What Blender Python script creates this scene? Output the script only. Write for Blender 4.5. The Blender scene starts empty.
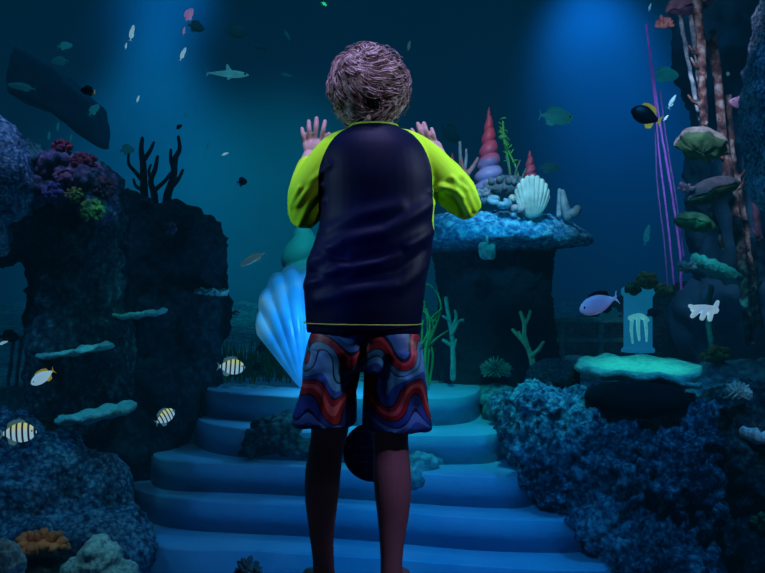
import bpy, bmesh, math, random
import numpy as np
from mathutils import Vector, Matrix, noise, Euler
random.seed(7)
SC = bpy.context.scene
COL = SC.collection
F = 900.0; CX = 382.5; CY = 286.5; CZ = 0.709
PI = math.pi

def P(px, py, Y):                       # point seen at (px,py) standing at depth Y
    return Vector(((px-CX)*Y/F, Y, CZ-(py-CY)*Y/F))
def G(px, py, z):                       # point seen at (px,py) on the level z
    Y = F*(CZ-z)/(py-CY)
    return Vector(((px-CX)*Y/F, Y, z))

# ------------------------------------------------------------------ materials
def newmat(name):
    m = bpy.data.materials.new(name); m.use_nodes = True
    nt = m.node_tree; nt.nodes.clear()
    out = nt.nodes.new('ShaderNodeOutputMaterial')
    return m, nt, out
def ramp(nt, stops, interp='LINEAR'):
    r = nt.nodes.new('ShaderNodeValToRGB'); cr = r.color_ramp; cr.interpolation = interp
    while len(cr.elements) > 1: cr.elements.remove(cr.elements[-1])
    cr.elements[0].position = stops[0][0]; cr.elements[0].color = (*stops[0][1], 1)
    for p, c in stops[1:]:
        e = cr.elements.new(p); e.color = (*c, 1)
    return r
def mat(name, c1, c2=None, scale=8, rough=.7, bump=.0, bscale=None, detail=6, emit=0, emitc=None, kind='noise', metallic=0, c3=None, sheen=0, bdist=.02):
    m, nt, out = newmat(name); N = nt.nodes; L = nt.links
    b = N.new('ShaderNodeBsdfPrincipled'); L.new(b.outputs[0], out.inputs[0])
    b.inputs['Roughness'].default_value = rough; b.inputs['Metallic'].default_value = metallic
    b.inputs['Specular IOR Level'].default_value = .3
    tc = N.new('ShaderNodeTexCoord')
    if c2 is None: c2 = tuple(x*.7 for x in c1)
    if kind == 'noise':
        t = N.new('ShaderNodeTexNoise'); t.inputs['Scale'].default_value = scale; t.inputs['Detail'].default_value = detail
        o = t.outputs['Fac']; st = [(.35, c2), (.65, c1)]
        if c3: st = [(.3, c2), (.5, c1), (.7, c3)]
    else:
        t = N.new('ShaderNodeTexVoronoi'); t.inputs['Scale'].default_value = scale
        o = t.outputs['Distance']; st = [(.0, c1), (.6, c2)]
        if c3: st = [(.0, c3), (.25, c1), (.6, c2)]
    L.new(tc.outputs['Object'], t.inputs['Vector'])
    r = ramp(nt, st); L.new(o, r.inputs[0]); L.new(r.outputs[0], b.inputs['Base Color'])
    if bump:
        t2 = N.new('ShaderNodeTexNoise'); t2.inputs['Scale'].default_value = bscale or scale*3; t2.inputs['Detail'].default_value = 8
        L.new(tc.outputs['Object'], t2.inputs['Vector'])
        bp = N.new('ShaderNodeBump'); bp.inputs['Strength'].default_value = bump; bp.inputs['Distance'].default_value = bdist
        L.new(t2.outputs['Fac'], bp.inputs['Height']); L.new(bp.outputs[0], b.inputs['Normal'])
    if emit:
        if emitc: b.inputs['Emission Color'].default_value = (*emitc, 1)
        else: L.new(r.outputs[0], b.inputs['Emission Color'])
        b.inputs['Emission Strength'].default_value = emit
    if sheen:
        b.inputs['Sheen Weight'].default_value = sheen
    return m

def reefmat(name, dark, mid, light, sc=26, bump=1.0, bd=.035, patch=3):
    m, nt, out = newmat(name); N = nt.nodes; L = nt.links
    b = N.new('ShaderNodeBsdfPrincipled'); L.new(b.outputs[0], out.inputs[0]); b.inputs['Roughness'].default_value = .9; b.inputs['Specular IOR Level'].default_value = .15
    tc = N.new('ShaderNodeTexCoord')
    a = N.new('ShaderNodeTexNoise'); a.inputs['Scale'].default_value = sc; a.inputs['Detail'].default_value = 10; a.inputs['Roughness'].default_value = .72
    p = N.new('ShaderNodeTexNoise'); p.inputs['Scale'].default_value = patch; p.inputs['Detail'].default_value = 3
    v = N.new('ShaderNodeTexVoronoi'); v.inputs['Scale'].default_value = sc*1.6
    for t in (a, p, v): L.new(tc.outputs['Object'], t.inputs['Vector'])
    m1 = N.new('ShaderNodeMath'); m1.operation = 'MULTIPLY_ADD'; m1.inputs[1].default_value = .55; L.new(p.outputs['Fac'], m1.inputs[0]); L.new(a.outputs['Fac'], m1.inputs[2])
    m2 = N.new('ShaderNodeMath'); m2.operation = 'MULTIPLY_ADD'; m2.inputs[1].default_value = -.30; L.new(v.outputs['Distance'], m2.inputs[0]); L.new(m1.outputs[0], m2.inputs[2])
    r = ramp(nt, [(.48, dark), (.64, mid), (.82, light)]); L.new(m2.outputs[0], r.inputs[0]); L.new(r.outputs[0], b.inputs['Base Color'])
    bp = N.new('ShaderNodeBump'); bp.inputs['Strength'].default_value = bump; bp.inputs['Distance'].default_value = bd
    L.new(m2.outputs[0], bp.inputs['Height']); L.new(bp.outputs[0], b.inputs['Normal'])
    return m

# ------------------------------------------------------------------ objects
def tag(o, label=None, cat=None, group=None, kind=None):
    if label: o['label'] = label
    if cat: o['category'] = cat
    if group: o['group'] = group
    if kind: o['kind'] = kind
    return o
def link_mesh(name, me, m=None, parent=None, smooth=True):
    o = bpy.data.objects.new(name, me); COL.objects.link(o)
    if m is not None:
        for mm in (m if isinstance(m, (list, tuple)) else [m]): me.materials.append(mm)
    if smooth: me.polygons.foreach_set('use_smooth', [True]*len(me.polygons))
    if parent is not None: o.parent = parent
    return o
def obj(name, bm, m=None, parent=None, smooth=True, origin=None):
    if origin is not None: bmesh.ops.translate(bm, verts=bm.verts, vec=-Vector(origin))
    me = bpy.data.meshes.new(name); bm.normal_update(); bm.to_mesh(me); bm.free()
    o = link_mesh(name, me, m, parent, smooth)
    if origin is not None: o.location = origin
    return o
def thing(name, label, cat, loc=(0,0,0), group=None, kind=None, rot=(0,0,0), scale=1):
    o = bpy.data.objects.new(name, None); COL.objects.link(o); o.location = loc; o.rotation_euler = rot
    o.scale = (scale,)*3; o.empty_display_size = .05
    return tag(o, label, cat, group, kind)

def ring_loft(bm, rings, cap=True):
    vs = [[bm.verts.new(p) for p in r] for r in rings]
    n = len(vs[0])
    for a, b in zip(vs[:-1], vs[1:]):
        for i in range(n):
            j = (i+1) % n
            bm.faces.new((a[i], a[j], b[j], b[i]))
    if cap:
        bm.faces.new(list(reversed(vs[0]))); bm.faces.new(vs[-1])
    return vs
def tube(bm, pts, rads, n=10, flat=1.0, cap=True):
    pts = [Vector(p) for p in pts]
    if not isinstance(rads, (list, tuple)): rads = [rads]*len(pts)
    rings = []; up = None
    for i, p in enumerate(pts):
        d = (pts[min(i+1, len(pts)-1)]-pts[max(i-1, 0)])
        if d.length < 1e-9: d = Vector((0,0,1))
        d.normalize()
        if up is None:
            up = Vector((0,1,0)) if abs(d.y) < .9 else Vector((1,0,0))
        x = d.cross(up)
        if x.length < 1e-6: x = d.orthogonal()
        x.normalize(); y = x.cross(d).normalized(); up = y
        rings.append([p + x*math.cos(2*PI*k/n)*rads[i] + y*math.sin(2*PI*k/n)*rads[i]*flat for k in range(n)])
    ring_loft(bm, rings, cap)
def smooth_path(pts, rads=None, sub=4):
    pts = [Vector(p) for p in pts]; o = []; ro = []
    if rads is None: rads = [1]*len(pts)
    for i in range(len(pts)-1):
        p0, p1, p2, p3 = pts[max(i-1,0)], pts[i], pts[i+1], pts[min(i+2,len(pts)-1)]
        for s in range(sub):
            t = s/sub
            o.append(.5*((2*p1)+(-p0+p2)*t+(2*p0-5*p1+4*p2-p3)*t*t+(-p0+3*p1-3*p2+p3)*t**3))
            ro.append(rads[i]*(1-t)+rads[i+1]*t)
    o.append(pts[-1]); ro.append(rads[-1])
    return o, ro
def stube(bm, pts, rads, n=10, sub=4, flat=1.0, round_ends=True):
    p, r = smooth_path(pts, rads, sub)
    if round_ends:
        d0 = (p[0]-p[1]).normalized(); d1 = (p[-1]-p[-2]).normalized()
        p = [p[0]+d0*r[0]*.9, p[0]+d0*r[0]*.6] + p + [p[-1]+d1*r[-1]*.6, p[-1]+d1*r[-1]*.9]
        r = [r[0]*.35, r[0]*.78] + r + [r[-1]*.78, r[-1]*.35]
    tube(bm, p, r, n, flat)
def ell(bm, c, r, sub=3, rot=None):
    res = bmesh.ops.create_icosphere(bm, subdivisions=sub, radius=1)
    M = Matrix.Translation(c) @ (rot.to_matrix().to_4x4() if rot else Matrix()) @ Matrix.Diagonal((*r, 1))
    bmesh.ops.transform(bm, matrix=M, verts=res['verts'])
    return res['verts']
def sec(c, rx, ry, n=24, p=2.0):
    out = []
    for k in range(n):
        a = 2*PI*k/n; ca, sa = math.cos(a), math.sin(a)
        out.append(Vector((c[0]+rx*math.copysign(abs(ca)**(2/p), ca), c[1]+ry*math.copysign(abs(sa)**(2/p), sa), c[2])))
    return out
def box(bm, lo, hi):
    r = bmesh.ops.create_cube(bm, size=1)
    lo, hi = Vector(lo), Vector(hi)
    M = Matrix.Translation((lo+hi)/2) @ Matrix.Diagonal((*(hi-lo), 1))
    bmesh.ops.transform(bm, matrix=M, verts=r['verts']); return r['verts']

def remeshed(name, bm, voxel, m=None, parent=None, disp=None, smooth=0, origin=None):
    """weld overlapping closed shapes into one skin, then displace its points"""
    me = bpy.data.meshes.new('tmp'); bm.to_mesh(me); bm.free()
    t = bpy.data.objects.new('tmp', me); COL.objects.link(t)
    md = t.modifiers.new('r', 'REMESH'); md.mode = 'VOXEL'; md.voxel_size = voxel; md.adaptivity = 0
    if smooth:
        s = t.modifiers.new('s', 'SMOOTH'); s.factor = .5; s.iterations = smooth
    dg = bpy.context.evaluated_depsgraph_get(); dg.update()
    e = t.evaluated_get(dg)
    me2 = bpy.data.meshes.new_from_object(e, depsgraph=dg)
    bpy.data.objects.remove(t); bpy.data.meshes.remove(me)
    me2.name = name
    if disp is not None:
        nv = len(me2.vertices)
        co = np.empty(nv*3, 'f'); me2.vertices.foreach_get('co', co)
        nn = np.array([v.normal[:] for v in me2.vertices], 'f').reshape(-1)
        co = disp(co.reshape(-1,3), nn.reshape(-1,3)).astype('f')
        me2.vertices.foreach_set('co', co.reshape(-1)); me2.update()
    if origin is not None: me2.transform(Matrix.Translation(-Vector(origin)))
    o = link_mesh(name, me2, m, parent)
    if origin is not None: o.location = origin
    return o
def rock_disp(layers, seed=0):
    off = Vector((seed*3.1, seed*1.7, seed*5.3))
    def f(co, nn):
        d = np.zeros(len(co))
        for i, c in enumerate(co):
            v = Vector(c)+off; s = 0
            for kind, sc, amp in layers:
                if kind == 'n': s += amp*noise.fractal(v*sc, 1.0, 2.0, 4, noise_basis='PERLIN_ORIGINAL')
                elif kind == 'r': s += amp*(1-2*abs(noise.noise(v*sc)))
                else:
                    dd = noise.voronoi(v*sc)[0]; s += amp*(.5-dd[0])*1.6
            d[i] = s
        return co+nn*d[:,None]
    return f
def rock(name, blobs, voxel, layers, m, label, cat, seed=0, smooth=2, group=None, subname=None):
    bm = bmesh.new()
    for (px, py, Y, rx, rz, ry) in blobs:
        k = Y/F; ell(bm, P(px, py, Y), (rx*k, ry, rz*k), 3)
    o = remeshed(name, bm, voxel, m, None, rock_disp(layers, seed), smooth)
    return tag(o, label, cat, group)

# ------------------------------------------------------------------ palette
M = {}
M['sand'] = reefmat('sand', (.06,.16,.20), (.16,.34,.38), (.34,.6,.6), 14, .8, .03)
M['step'] = mat('painted_step', (.22,.46,.62), (.14,.34,.52), 2.2, .8, .25, 14)
M['rockdark'] = reefmat('dark_rock', (.006,.014,.026), (.014,.03,.05), (.03,.07,.09), 16)
M['slab'] = reefmat('slab_rock', (.03,.09,.16), (.04,.11,.19), (.05,.13,.2), 5, .3)
M['rockteal'] = reefmat('algae_rock', (.008,.02,.035), (.025,.07,.085), (.09,.22,.22), 20)
M['rockblue'] = reefmat('coralline_rock', (.012,.03,.06), (.10,.20,.30), (.45,.65,.72), 26)
M['rockcrust'] = reefmat('encrusted_rock', (.03,.06,.13), (.18,.30,.45), (.62,.72,.85), 34)
M['plate'] = mat('plate_coral', (.35,.62,.55), (.18,.42,.40), 30, .8, .8, 80)
M['red'] = mat('red_coral', (.42,.05,.08), (.16,.02,.06), 40, .8, .8, 90)
M['pinkc'] = mat('pink_coral', (.42,.14,.22), (.18,.06,.14), 40, .8, .8, 90)
M['purplec'] = mat('purple_coral', (.20,.14,.36), (.08,.05,.20), 40, .8, .8, 90)
M['orange'] = mat('orange_coral', (.75,.36,.13), (.45,.2,.1), 20, .6, .3, 60)
M['ochre'] = mat('ochre_coral', (.50,.36,.10), (.22,.20,.07), 30, .8, .6, 70)
M['green'] = mat('green_coral', (.12,.30,.10), (.04,.14,.06), 30, .8, .6, 70)
M['white'] = reefmat('white_coral', (.25,.38,.42), (.5,.66,.7), (.8,.9,.92), 50, .8, .01)
M['cream'] = mat('cream_shell', (.78,.74,.62), (.5,.48,.4), 14, .5, .2, 60)
M['brain'] = mat('brain_coral', (.05,.10,.12), (.015,.03,.045), 60, .8, 1.0, 70, kind='vor')
M['wood'] = reefmat('driftwood', (.03,.03,.05), (.22,.10,.09), (.6,.5,.5), 12, .8, .02, 8)
M['palewood'] = reefmat('pale_driftwood', (.12,.18,.25), (.35,.45,.55), (.75,.8,.85), 12, .6, .02, 8)
M['branch'] = mat('dark_branch', (.03,.04,.06), (.012,.02,.03), 20, .8, .6, 50)
M['palebranch'] = mat('pale_branch_coral', (.45,.55,.28), (.25,.38,.22), 30, .7, .4, 70)
M['tealbranch'] = mat('teal_branch_coral', (.12,.38,.34), (.06,.22,.22), 30, .7, .4, 70)
M['weed'] = mat('green_weed', (.12,.34,.10), (.05,.2,.08), 12, .6)
M['black'] = mat('black_fish_skin', (.01,.012,.02), (.005,.006,.01), 10, .4)
M['yellow'] = mat('yellow_fin', (.9,.62,.06), (.7,.45,.05), 10, .4, emit=.22)  # emission on the fish skins stands in for light falling on them
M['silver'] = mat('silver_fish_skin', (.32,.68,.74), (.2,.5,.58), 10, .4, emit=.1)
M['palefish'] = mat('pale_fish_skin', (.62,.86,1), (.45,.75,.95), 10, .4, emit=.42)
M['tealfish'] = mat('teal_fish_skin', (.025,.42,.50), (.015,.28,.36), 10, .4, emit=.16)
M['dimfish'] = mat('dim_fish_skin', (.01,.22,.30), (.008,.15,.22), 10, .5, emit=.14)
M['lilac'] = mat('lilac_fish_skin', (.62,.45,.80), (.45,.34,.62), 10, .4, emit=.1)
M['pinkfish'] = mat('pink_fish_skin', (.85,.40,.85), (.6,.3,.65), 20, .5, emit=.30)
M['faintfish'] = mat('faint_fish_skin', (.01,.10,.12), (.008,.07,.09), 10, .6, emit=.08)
M['rose'] = mat('rosy_fish_skin', (.45,.25,.42), (.3,.16,.3), 20, .5)
M['eye'] = mat('eye', (.01,.01,.01), (.005,.005,.005), 4, .15)
M['glaze'] = mat('eye_white', (.7,.7,.7), (.65,.65,.65), 4, .2)

# ------------------------------------------------------------------ setting
def plane_box(name, lo, hi, m, kind='structure'):
    bm = bmesh.new(); box(bm, lo, hi); o = obj(name, bm, m, smooth=False); o['kind'] = kind; return o
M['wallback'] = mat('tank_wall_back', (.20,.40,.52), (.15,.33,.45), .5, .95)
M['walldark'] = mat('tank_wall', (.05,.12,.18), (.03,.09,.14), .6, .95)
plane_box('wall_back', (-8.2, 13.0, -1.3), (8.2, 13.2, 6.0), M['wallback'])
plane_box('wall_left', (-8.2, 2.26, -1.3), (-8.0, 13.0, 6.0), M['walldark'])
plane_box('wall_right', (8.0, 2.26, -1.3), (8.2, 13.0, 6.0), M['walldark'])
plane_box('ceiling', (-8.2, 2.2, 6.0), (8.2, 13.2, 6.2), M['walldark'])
M['dfloor'] = mat('viewing_floor', (.03,.03,.035), (.02,.02,.025), 6, .6)
plane_box('floor', (-8.2, -3.0, -.12), (8.2, 2.205, 0.0), M['dfloor'])
plane_box('trim_1', (-8.2, 2.215, -1.3), (8.2, 2.24, -.02), M['walldark'])
plane_box('trim_2', (-8.2, 2.2, 4.2), (8.2, 2.3, 6.0), M['walldark'])
# glass
m, nt, out = newmat('aquarium_glass')
a = nt.nodes.new('ShaderNodeBsdfTransparent'); a.inputs[0].default_value = (.97,.985,.99,1)
g = nt.nodes.new('ShaderNodeBsdfGlossy'); g.inputs['Roughness'].default_value = .02
mx = nt.nodes.new('ShaderNodeMixShader'); mx.inputs[0].default_value = .02
nt.links.new(a.outputs[0], mx.inputs[1]); nt.links.new(g.outputs[0], mx.inputs[2]); nt.links.new(mx.outputs[0], out.inputs[0])
bm = bmesh.new(); v = [bm.verts.new(p) for p in ((-8,2.246,-.6),(8,2.246,-.6),(8,2.246,4.2),(-8,2.246,4.2))]; bm.faces.new(v)
w = obj('window_1', bm, m, smooth=False); w['kind'] = 'structure'
# water; faint emission stands in for light scattered as haze
m, nt, out = newmat('aquarium_water')
ab = nt.nodes.new('ShaderNodeVolumeAbsorption'); ab.inputs['Color'].default_value = (.25,.78,.84,1); ab.inputs['Density'].default_value = .20
em = nt.nodes.new('ShaderNodeEmission'); em.inputs[0].default_value = (.015,.50,1.0,1); em.inputs[1].default_value = .0030
ad = nt.nodes.new('ShaderNodeAddShader')
nt.links.new(ab.outputs[0], ad.inputs[0]); nt.links.new(em.outputs[0], ad.inputs[1]); nt.links.new(ad.outputs[0], out.inputs['Volume'])
bm = bmesh.new(); box(bm, (-7.99, 2.262, -1.29), (7.99, 12.99, 5.99))
w = obj('water', bm, m, smooth=False); w['kind'] = 'structure'
# seabed terrace + lower bed
def seabed():
    bm = bmesh.new(); nx, ny = 120, 70
    vs = []
    for j in range(ny+1):
        r = []
        for i in range(nx+1):
            x = -7.9+15.8*i/nx; y = 5.0+7.9*j/ny
            z = .125+.05*noise.noise(Vector((x*1.3, y*1.3, 0)))+.02*noise.noise(Vector((x*6, y*6, 3)))
            if y > 9: z += (y-9)**1.3*.06
            if j == 0: z = -.3
            r.append(bm.verts.new((x, y, z)))
        vs.append(r)
    for j in range(ny):
        for i in range(nx): bm.faces.new((vs[j][i], vs[j][i+1], vs[j+1][i+1], vs[j+1][i]))
    return bm
o = obj('seabed', seabed(), M['sand']); o['kind'] = 'structure'
plane_box('tank_floor', (-8, 2.3, -1.28), (8, 5.2, -1.1), M['step'])

# steps
st = thing('staircase', 'five broad curved blue steps rising between the rock walls to the sandy terrace', 'steps', (0, 4.5, -.6))
steps = [
 (-.469, [(88,526),(110,536),(145,544),(185,549),(240,549),(310,553),(380,557),(440,562),(500,566),(560,569),(610,569),(650,562),(670,550)]),
 (-.319, [(126,480),(133,487),(150,493),(185,499),(240,502),(290,504),(345,507),(400,511),(450,515),(500,518),(560,519),(590,517),(604,513),(612,503)]),
 (-.169, [(150,451),(155,457),(175,461),(240,463),(290,465),(345,468),(400,471),(450,474),(500,476),(525,475),(536,471),(540,462)]),
 (-.019, [(188,410),(194,417),(210,424),(240,428),(270,430),(300,431),(350,433),(400,434),(470,434),(495,432),(504,427),(507,418)]),
 (.131, [(193,380),(200,387),(215,391),(260,394),(300,396),(350,397),(400,398),(440,397),(465,395),(478,391),(484,383)]),
]
for z, pl in steps:
    f = [G(px, py, z) for px, py in pl]
    f, _ = smooth_path(f, None, 3)
    back = [Vector((f[-1].x+.02, 5.75, z)), Vector((f[0].x-.02, 5.75, z))]
    bm = bmesh.new()
    top = [bm.verts.new(p) for p in f+back]
    fc = bm.faces.new(top)
    ex = bmesh.ops.extrude_face_region(bm, geom=[fc])
    nv = [v for v in ex['geom'] if isinstance(v, bmesh.types.BMVert)]
    bmesh.ops.translate(bm, verts=nv, vec=(0,0,-.165 if z > -.4 else -.6))
    bm.faces.ensure_lookup_table()
    bmesh.ops.recalc_face_normals(bm, faces=bm.faces)
    te = [e for e in bm.edges if all(abs(v.co.z-z) < 1e-5 for v in e.verts)]
    bmesh.ops.bevel(bm, geom=te, offset=.010, segments=2, affect='EDGES')
    o = obj('step', bm, M['step'], st); o.location = -st.location
    md = o.modifiers.new('w', 'WEIGHTED_NORMAL')
bpy.context.view_layer.update()

# ------------------------------------------------------------------ rocks
BUMPY = [('n', 2.2, .06), ('n', 7, .035), ('v', 16, .02), ('v', 34, .01)]
rock('rock_formation', [(140,300,5.3,92,92,.45),(165,260,5.2,60,55,.4),(185,330,5.3,48,85,.4),(110,250,5.1,70,60,.4),(150,390,5.2,70,70,.45),(120,440,5.0,60,60,.4)],
     .03, BUMPY, M['rockdark'], 'dark rounded rock wall behind the pillar, topped by black branches', 'rock', 1)
rock('rock_arch', [(10,205,4.6,70,62,.4),(60,198,4.6,60,44,.35),(78,225,4.6,46,55,.3),(64,300,4.6,38,110,.25),(62,370,4.55,30,90,.25),(-60,180,4.6,70,80,.4),(98,265,4.7,26,80,.22),(98,350,4.7,30,80,.22)],
     .026, BUMPY+[('n', 20, .012)], M['rockteal'], 'dark rock arch and pillar crusted with red and pink coral on top', 'rock', 2)
rock('rock_slope', [(35,500,4.2,82,66,.35),(92,500,4.3,40,52,.3),(0,455,4.25,46,45,.3),(70,550,4.0,80,50,.3),(-40,490,4.2,60,100,.3),(118,540,4.15,20,36,.25)],
     .018, [('n', 2.5, .05), ('n', 9, .035), ('v', 22, .018), ('v', 45, .008)], M['rockblue'], 'blue-lit rock slope at the foot of the pillar beside the steps', 'rock', 3)
rock('boulder', [(-14,172,4.2,42,58,.28),(14,184,4.2,22,38,.25),(-30,210,4.2,40,60,.25)], .014, [('n', 4, .03), ('n', 14, .018), ('v', 40, .009)],
     M['rockcrust'], 'pale blue crusted boulder on top of the rock arch', 'rock', 4)
REEF = [('n', 3, .05), ('n', 9, .05), ('v', 18, .035), ('v', 38, .02)]
rock('coral_reef', [(560,440,4.25,52,50,.3),(622,478,4.15,75,58,.3),(660,500,4.05,62,75,.3),(600,520,4.0,30,40,.2),(650,560,3.9,55,55,.3),(540,412,4.4,38,26,.25),(520,425,4.5,24,32,.2),(690,440,4.2,30,36,.25),(556,475,4.15,24,40,.2),(696,418,4.3,26,22,.2),(590,410,4.7,40,16,.2),(640,404,4.9,60,20,.2)],
     .015, REEF, M['rockblue'], 'rough blue coral reef bank beside the steps, below the plate coral', 'reef', 5)
rock('coral_reef', [(745,470,4.2,42,85,.3),(760,420,4.3,50,40,.3),(735,425,4.35,30,38,.25),(740,560,4.1,45,60,.3),(800,480,4.2,50,110,.3)],
     .022, REEF, M['rockteal'], 'darker coral reef wall right of the deep vertical crevice', 'reef', 6)
rock('rock_ledge', [(700,395,5.0,90,22,.4),(760,385,5.0,70,26,.4),(620,398,5.3,70,20,.35),(560,392,5.4,60,14,.3),(500,392,5.4,40,12,.3)], .03, [('n', 3, .04), ('n', 10, .025), ('v', 20, .012)],
     M['sand'], 'teal rubble ledge behind the reef bank carrying the brain coral', 'rock', 7)
rock('rubble_mound', [(505,410,4.95,22,20,.15),(512,440,4.62,16,24,.14),(492,398,5.2,26,12,.2)], .02, [('n', 6, .03), ('v', 26, .015)], M['sand'],
     'pale rubble heaped over the ends of the upper steps', 'rock', 8)
rock('rubble_mound', [(262,444,4.56,20,15,.05),(284,436,4.56,22,18,.05),(275,424,4.6,24,10,.06),(304,446,4.54,16,12,.05),(248,452,4.5,10,6,.05)], .012, [('n', 10, .025), ('v', 30, .018)], M['rockteal'],
     'algae covered rubble lying on the third step from the top, left of the child', 'rock', 9)
rock('rubble_mound', [(420,466,4.38,20,14,.09),(414,478,4.3,12,12,.08),(432,460,4.5,14,8,.08)], .014, [('n', 10, .02), ('v', 34, .012)], M['sand'],
     'small pale rubble clump on the step beside the bare calf', 'rock', 10)
# mushroom rock
bm = bmesh.new()
cc = P(492, 234, 5.6); k = 5.6/F
cr = []
for (dz, rx) in ((14,20),(13,70),(10,96),(6,101),(2,97),(-4,88),(-11,76),(-17,60),(-20,40),(-21,10)):
    cr.append([Vector((cc.x+rx*k*math.cos(a)*(1+.05*noise.noise(Vector((math.cos(a)*2,math.sin(a)*2,5)))), 5.6+rx/100*.5*math.sin(a), cc.z-dz*k)) for a in [2*PI*i/64 for i in range(64)]])
ring_loft(bm, cr)
ring_loft(bm, [sec((cc.x+dx*k, 5.65, cc.z-dz*k), rx*k, ry, 32) for dx, dz, rx, ry in ((0,10,66,.36),(2,22,60,.33),(4,60,56,.32),(4,110,62,.34),(2,150,72,.4),(0,175,88,.48))])
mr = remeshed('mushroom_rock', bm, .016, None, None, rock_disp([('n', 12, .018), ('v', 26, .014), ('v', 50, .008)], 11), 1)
m, nt, out = newmat('mushroom_rock_skin')      # crusted bright cap, dark stem
b = nt.nodes.new('ShaderNodeBsdfPrincipled'); nt.links.new(b.outputs[0], out.inputs[0]); b.inputs['Roughness'].default_value = .9
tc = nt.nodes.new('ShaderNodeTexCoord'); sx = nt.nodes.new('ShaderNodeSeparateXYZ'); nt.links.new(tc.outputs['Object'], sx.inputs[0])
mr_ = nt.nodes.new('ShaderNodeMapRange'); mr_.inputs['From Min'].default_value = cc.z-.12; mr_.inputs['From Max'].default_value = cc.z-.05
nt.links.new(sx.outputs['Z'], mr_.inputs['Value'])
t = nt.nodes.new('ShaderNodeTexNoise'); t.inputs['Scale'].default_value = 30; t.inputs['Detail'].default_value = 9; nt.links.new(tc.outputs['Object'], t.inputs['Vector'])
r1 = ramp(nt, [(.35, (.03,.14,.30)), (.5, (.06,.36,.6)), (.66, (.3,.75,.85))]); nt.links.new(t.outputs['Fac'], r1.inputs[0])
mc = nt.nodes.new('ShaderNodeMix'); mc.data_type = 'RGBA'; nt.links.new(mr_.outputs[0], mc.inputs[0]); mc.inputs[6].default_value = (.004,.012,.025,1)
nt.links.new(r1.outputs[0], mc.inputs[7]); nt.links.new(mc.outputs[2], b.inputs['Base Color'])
bp = nt.nodes.new('ShaderNodeBump'); bp.inputs['Strength'].default_value = .8; bp.inputs['Distance'].default_value = .03
nt.links.new(t.outputs['Fac'], bp.inputs['Height']); nt.links.new(bp.outputs[0], b.inputs['Normal'])
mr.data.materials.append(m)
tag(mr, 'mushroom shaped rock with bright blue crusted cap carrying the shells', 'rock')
# right-hand back wall of rock
rock('rock_wall', [(745,150,7.0,60,170,.5),(720,60,7.0,45,90,.5),(800,200,7.0,70,260,.5),(740,330,7.0,60,60,.5)], .05, [('n', 1.5, .14), ('n', 5, .07), ('n', 14, .03)], M['slab'],
     'dark rock wall rising behind the driftwood and clam shells', 'rock', 12)
rock('boulder', [(775,110,4.6,28,85,.3),(768,170,4.6,15,40,.2),(790,40,4.6,30,70,.3)], .02, [('n', 4, .03), ('n', 14, .02), ('v', 36, .01)], M['rockcrust'],
     'blue crusted rock column cut off by the edge, right of the pink fish', 'rock', 13)
rock('rock_mound', [(590,350,8.0,70,30,.6),(650,340,8.0,60,40,.6),(700,330,8.0,60,50,.6)], .06, [('n', 2, .1), ('n', 6, .05)], M['rockdark'],
     'dark rock mound far behind the glowing blue pillar', 'rock', 14)
# leaning slab at left
bm = bmesh.new()
prof_ = [(21,49),(60,71),(94,103),(100,128),(98,146),(80,134),(50,111),(14,97),(12,84)]
ring_loft(bm, [[P(x, y, 7.2)+Vector((0, d, 0)) for x, y in prof_] for d in (-.16, .3)])
bmesh.ops.recalc_face_normals(bm, faces=bm.faces)
o = remeshed('rock_slab', bm, .03, M['slab'], None, rock_disp([('n', 2, .015), ('n', 7, .008)], 15), 0)
tag(o, 'huge dark slab leaning down behind the rock arch, above the red corals', 'rock')

# ------------------------------------------------------------------ coral builders
def plate(name, px, py, Y, wpx, dep, th, m, label, seed, tilt=0, cone=.5, cat='coral', group=None, group2=None):
    c = P(px, py, Y); R = wpx*Y/F; n = 144
    bm = bmesh.new(); off = Vector((seed*7.7, 0, 0))
    def rad(a): return 1+.10*noise.noise(Vector((math.cos(a)*1.3, math.sin(a)*1.3, 0))+off)*1.5+.05*noise.noise(Vector((math.cos(a)*5, math.sin(a)*5, 2))+off)+.03*noise.noise(Vector((math.cos(a)*14, math.sin(a)*14, 2))+off)
    def ring(f, z, wob=0.):
        r = []
        for i in range(n):
            a = 2*PI*i/n; q = rad(a)*f
            r.append(Vector((R*q*math.cos(a), dep*q*math.sin(a), z+wob*noise.noise(Vector((math.cos(a)*3*f, math.sin(a)*3*f, f*2))+off))))
        return r
    t = th
    rings = [ring(.05,-t*2.2*cone-.01), ring(.3,-t*1.6*cone, .01), ring(.7,-t*1.0, .02), ring(.93,-t*.75,.02), ring(1.0,-t*.3,.02), ring(1.0,t*.1,.02), ring(.94,t*.3,.02), ring(.8,t*.12,.025), ring(.5,-t*.1,.03), ring(.2,-t*.15,.02), ring(.03,-t*.15,.0)]
    ring_loft(bm, rings)
    o = obj(name, bm, m); o.location = c; o.rotation_euler = (0, -tilt, 0)
    return tag(o, label, cat, group)
plate('plate_coral', 96, 412, 4.15, 40, .20, .030, M['plate'], 'lowest crescent plate coral jutting from the dark pillar', 1, math.radians(10))
plate('plate_coral', 74, 350, 4.28, 37, .18, .020, M['plate'], 'thin tilted plate coral above the yellow-tailed fish', 2, math.radians(9))
plate('plate_coral', 137, 313, 4.72, 28, .16, .022, M['plate'], 'plate coral at mid height of the dark rock, right of the pillar', 3, math.radians(7))
plate('plate_coral', 212, 291, 4.95, 17, .12, .018, M['plate'], 'small dim plate coral near the right edge of the dark rock wall', 4, math.radians(-3))
plate('table_coral', 638, 366, 4.5, 61, .36, .045, M['plate'], 'broad bright teal table coral over the dark cave', 5, math.radians(-1))
plate('table_coral', 674, 381, 4.25, 27, .10, .024, M['plate'], 'small pale table coral under the right end of the broad one', 6, math.radians(-5))
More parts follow.
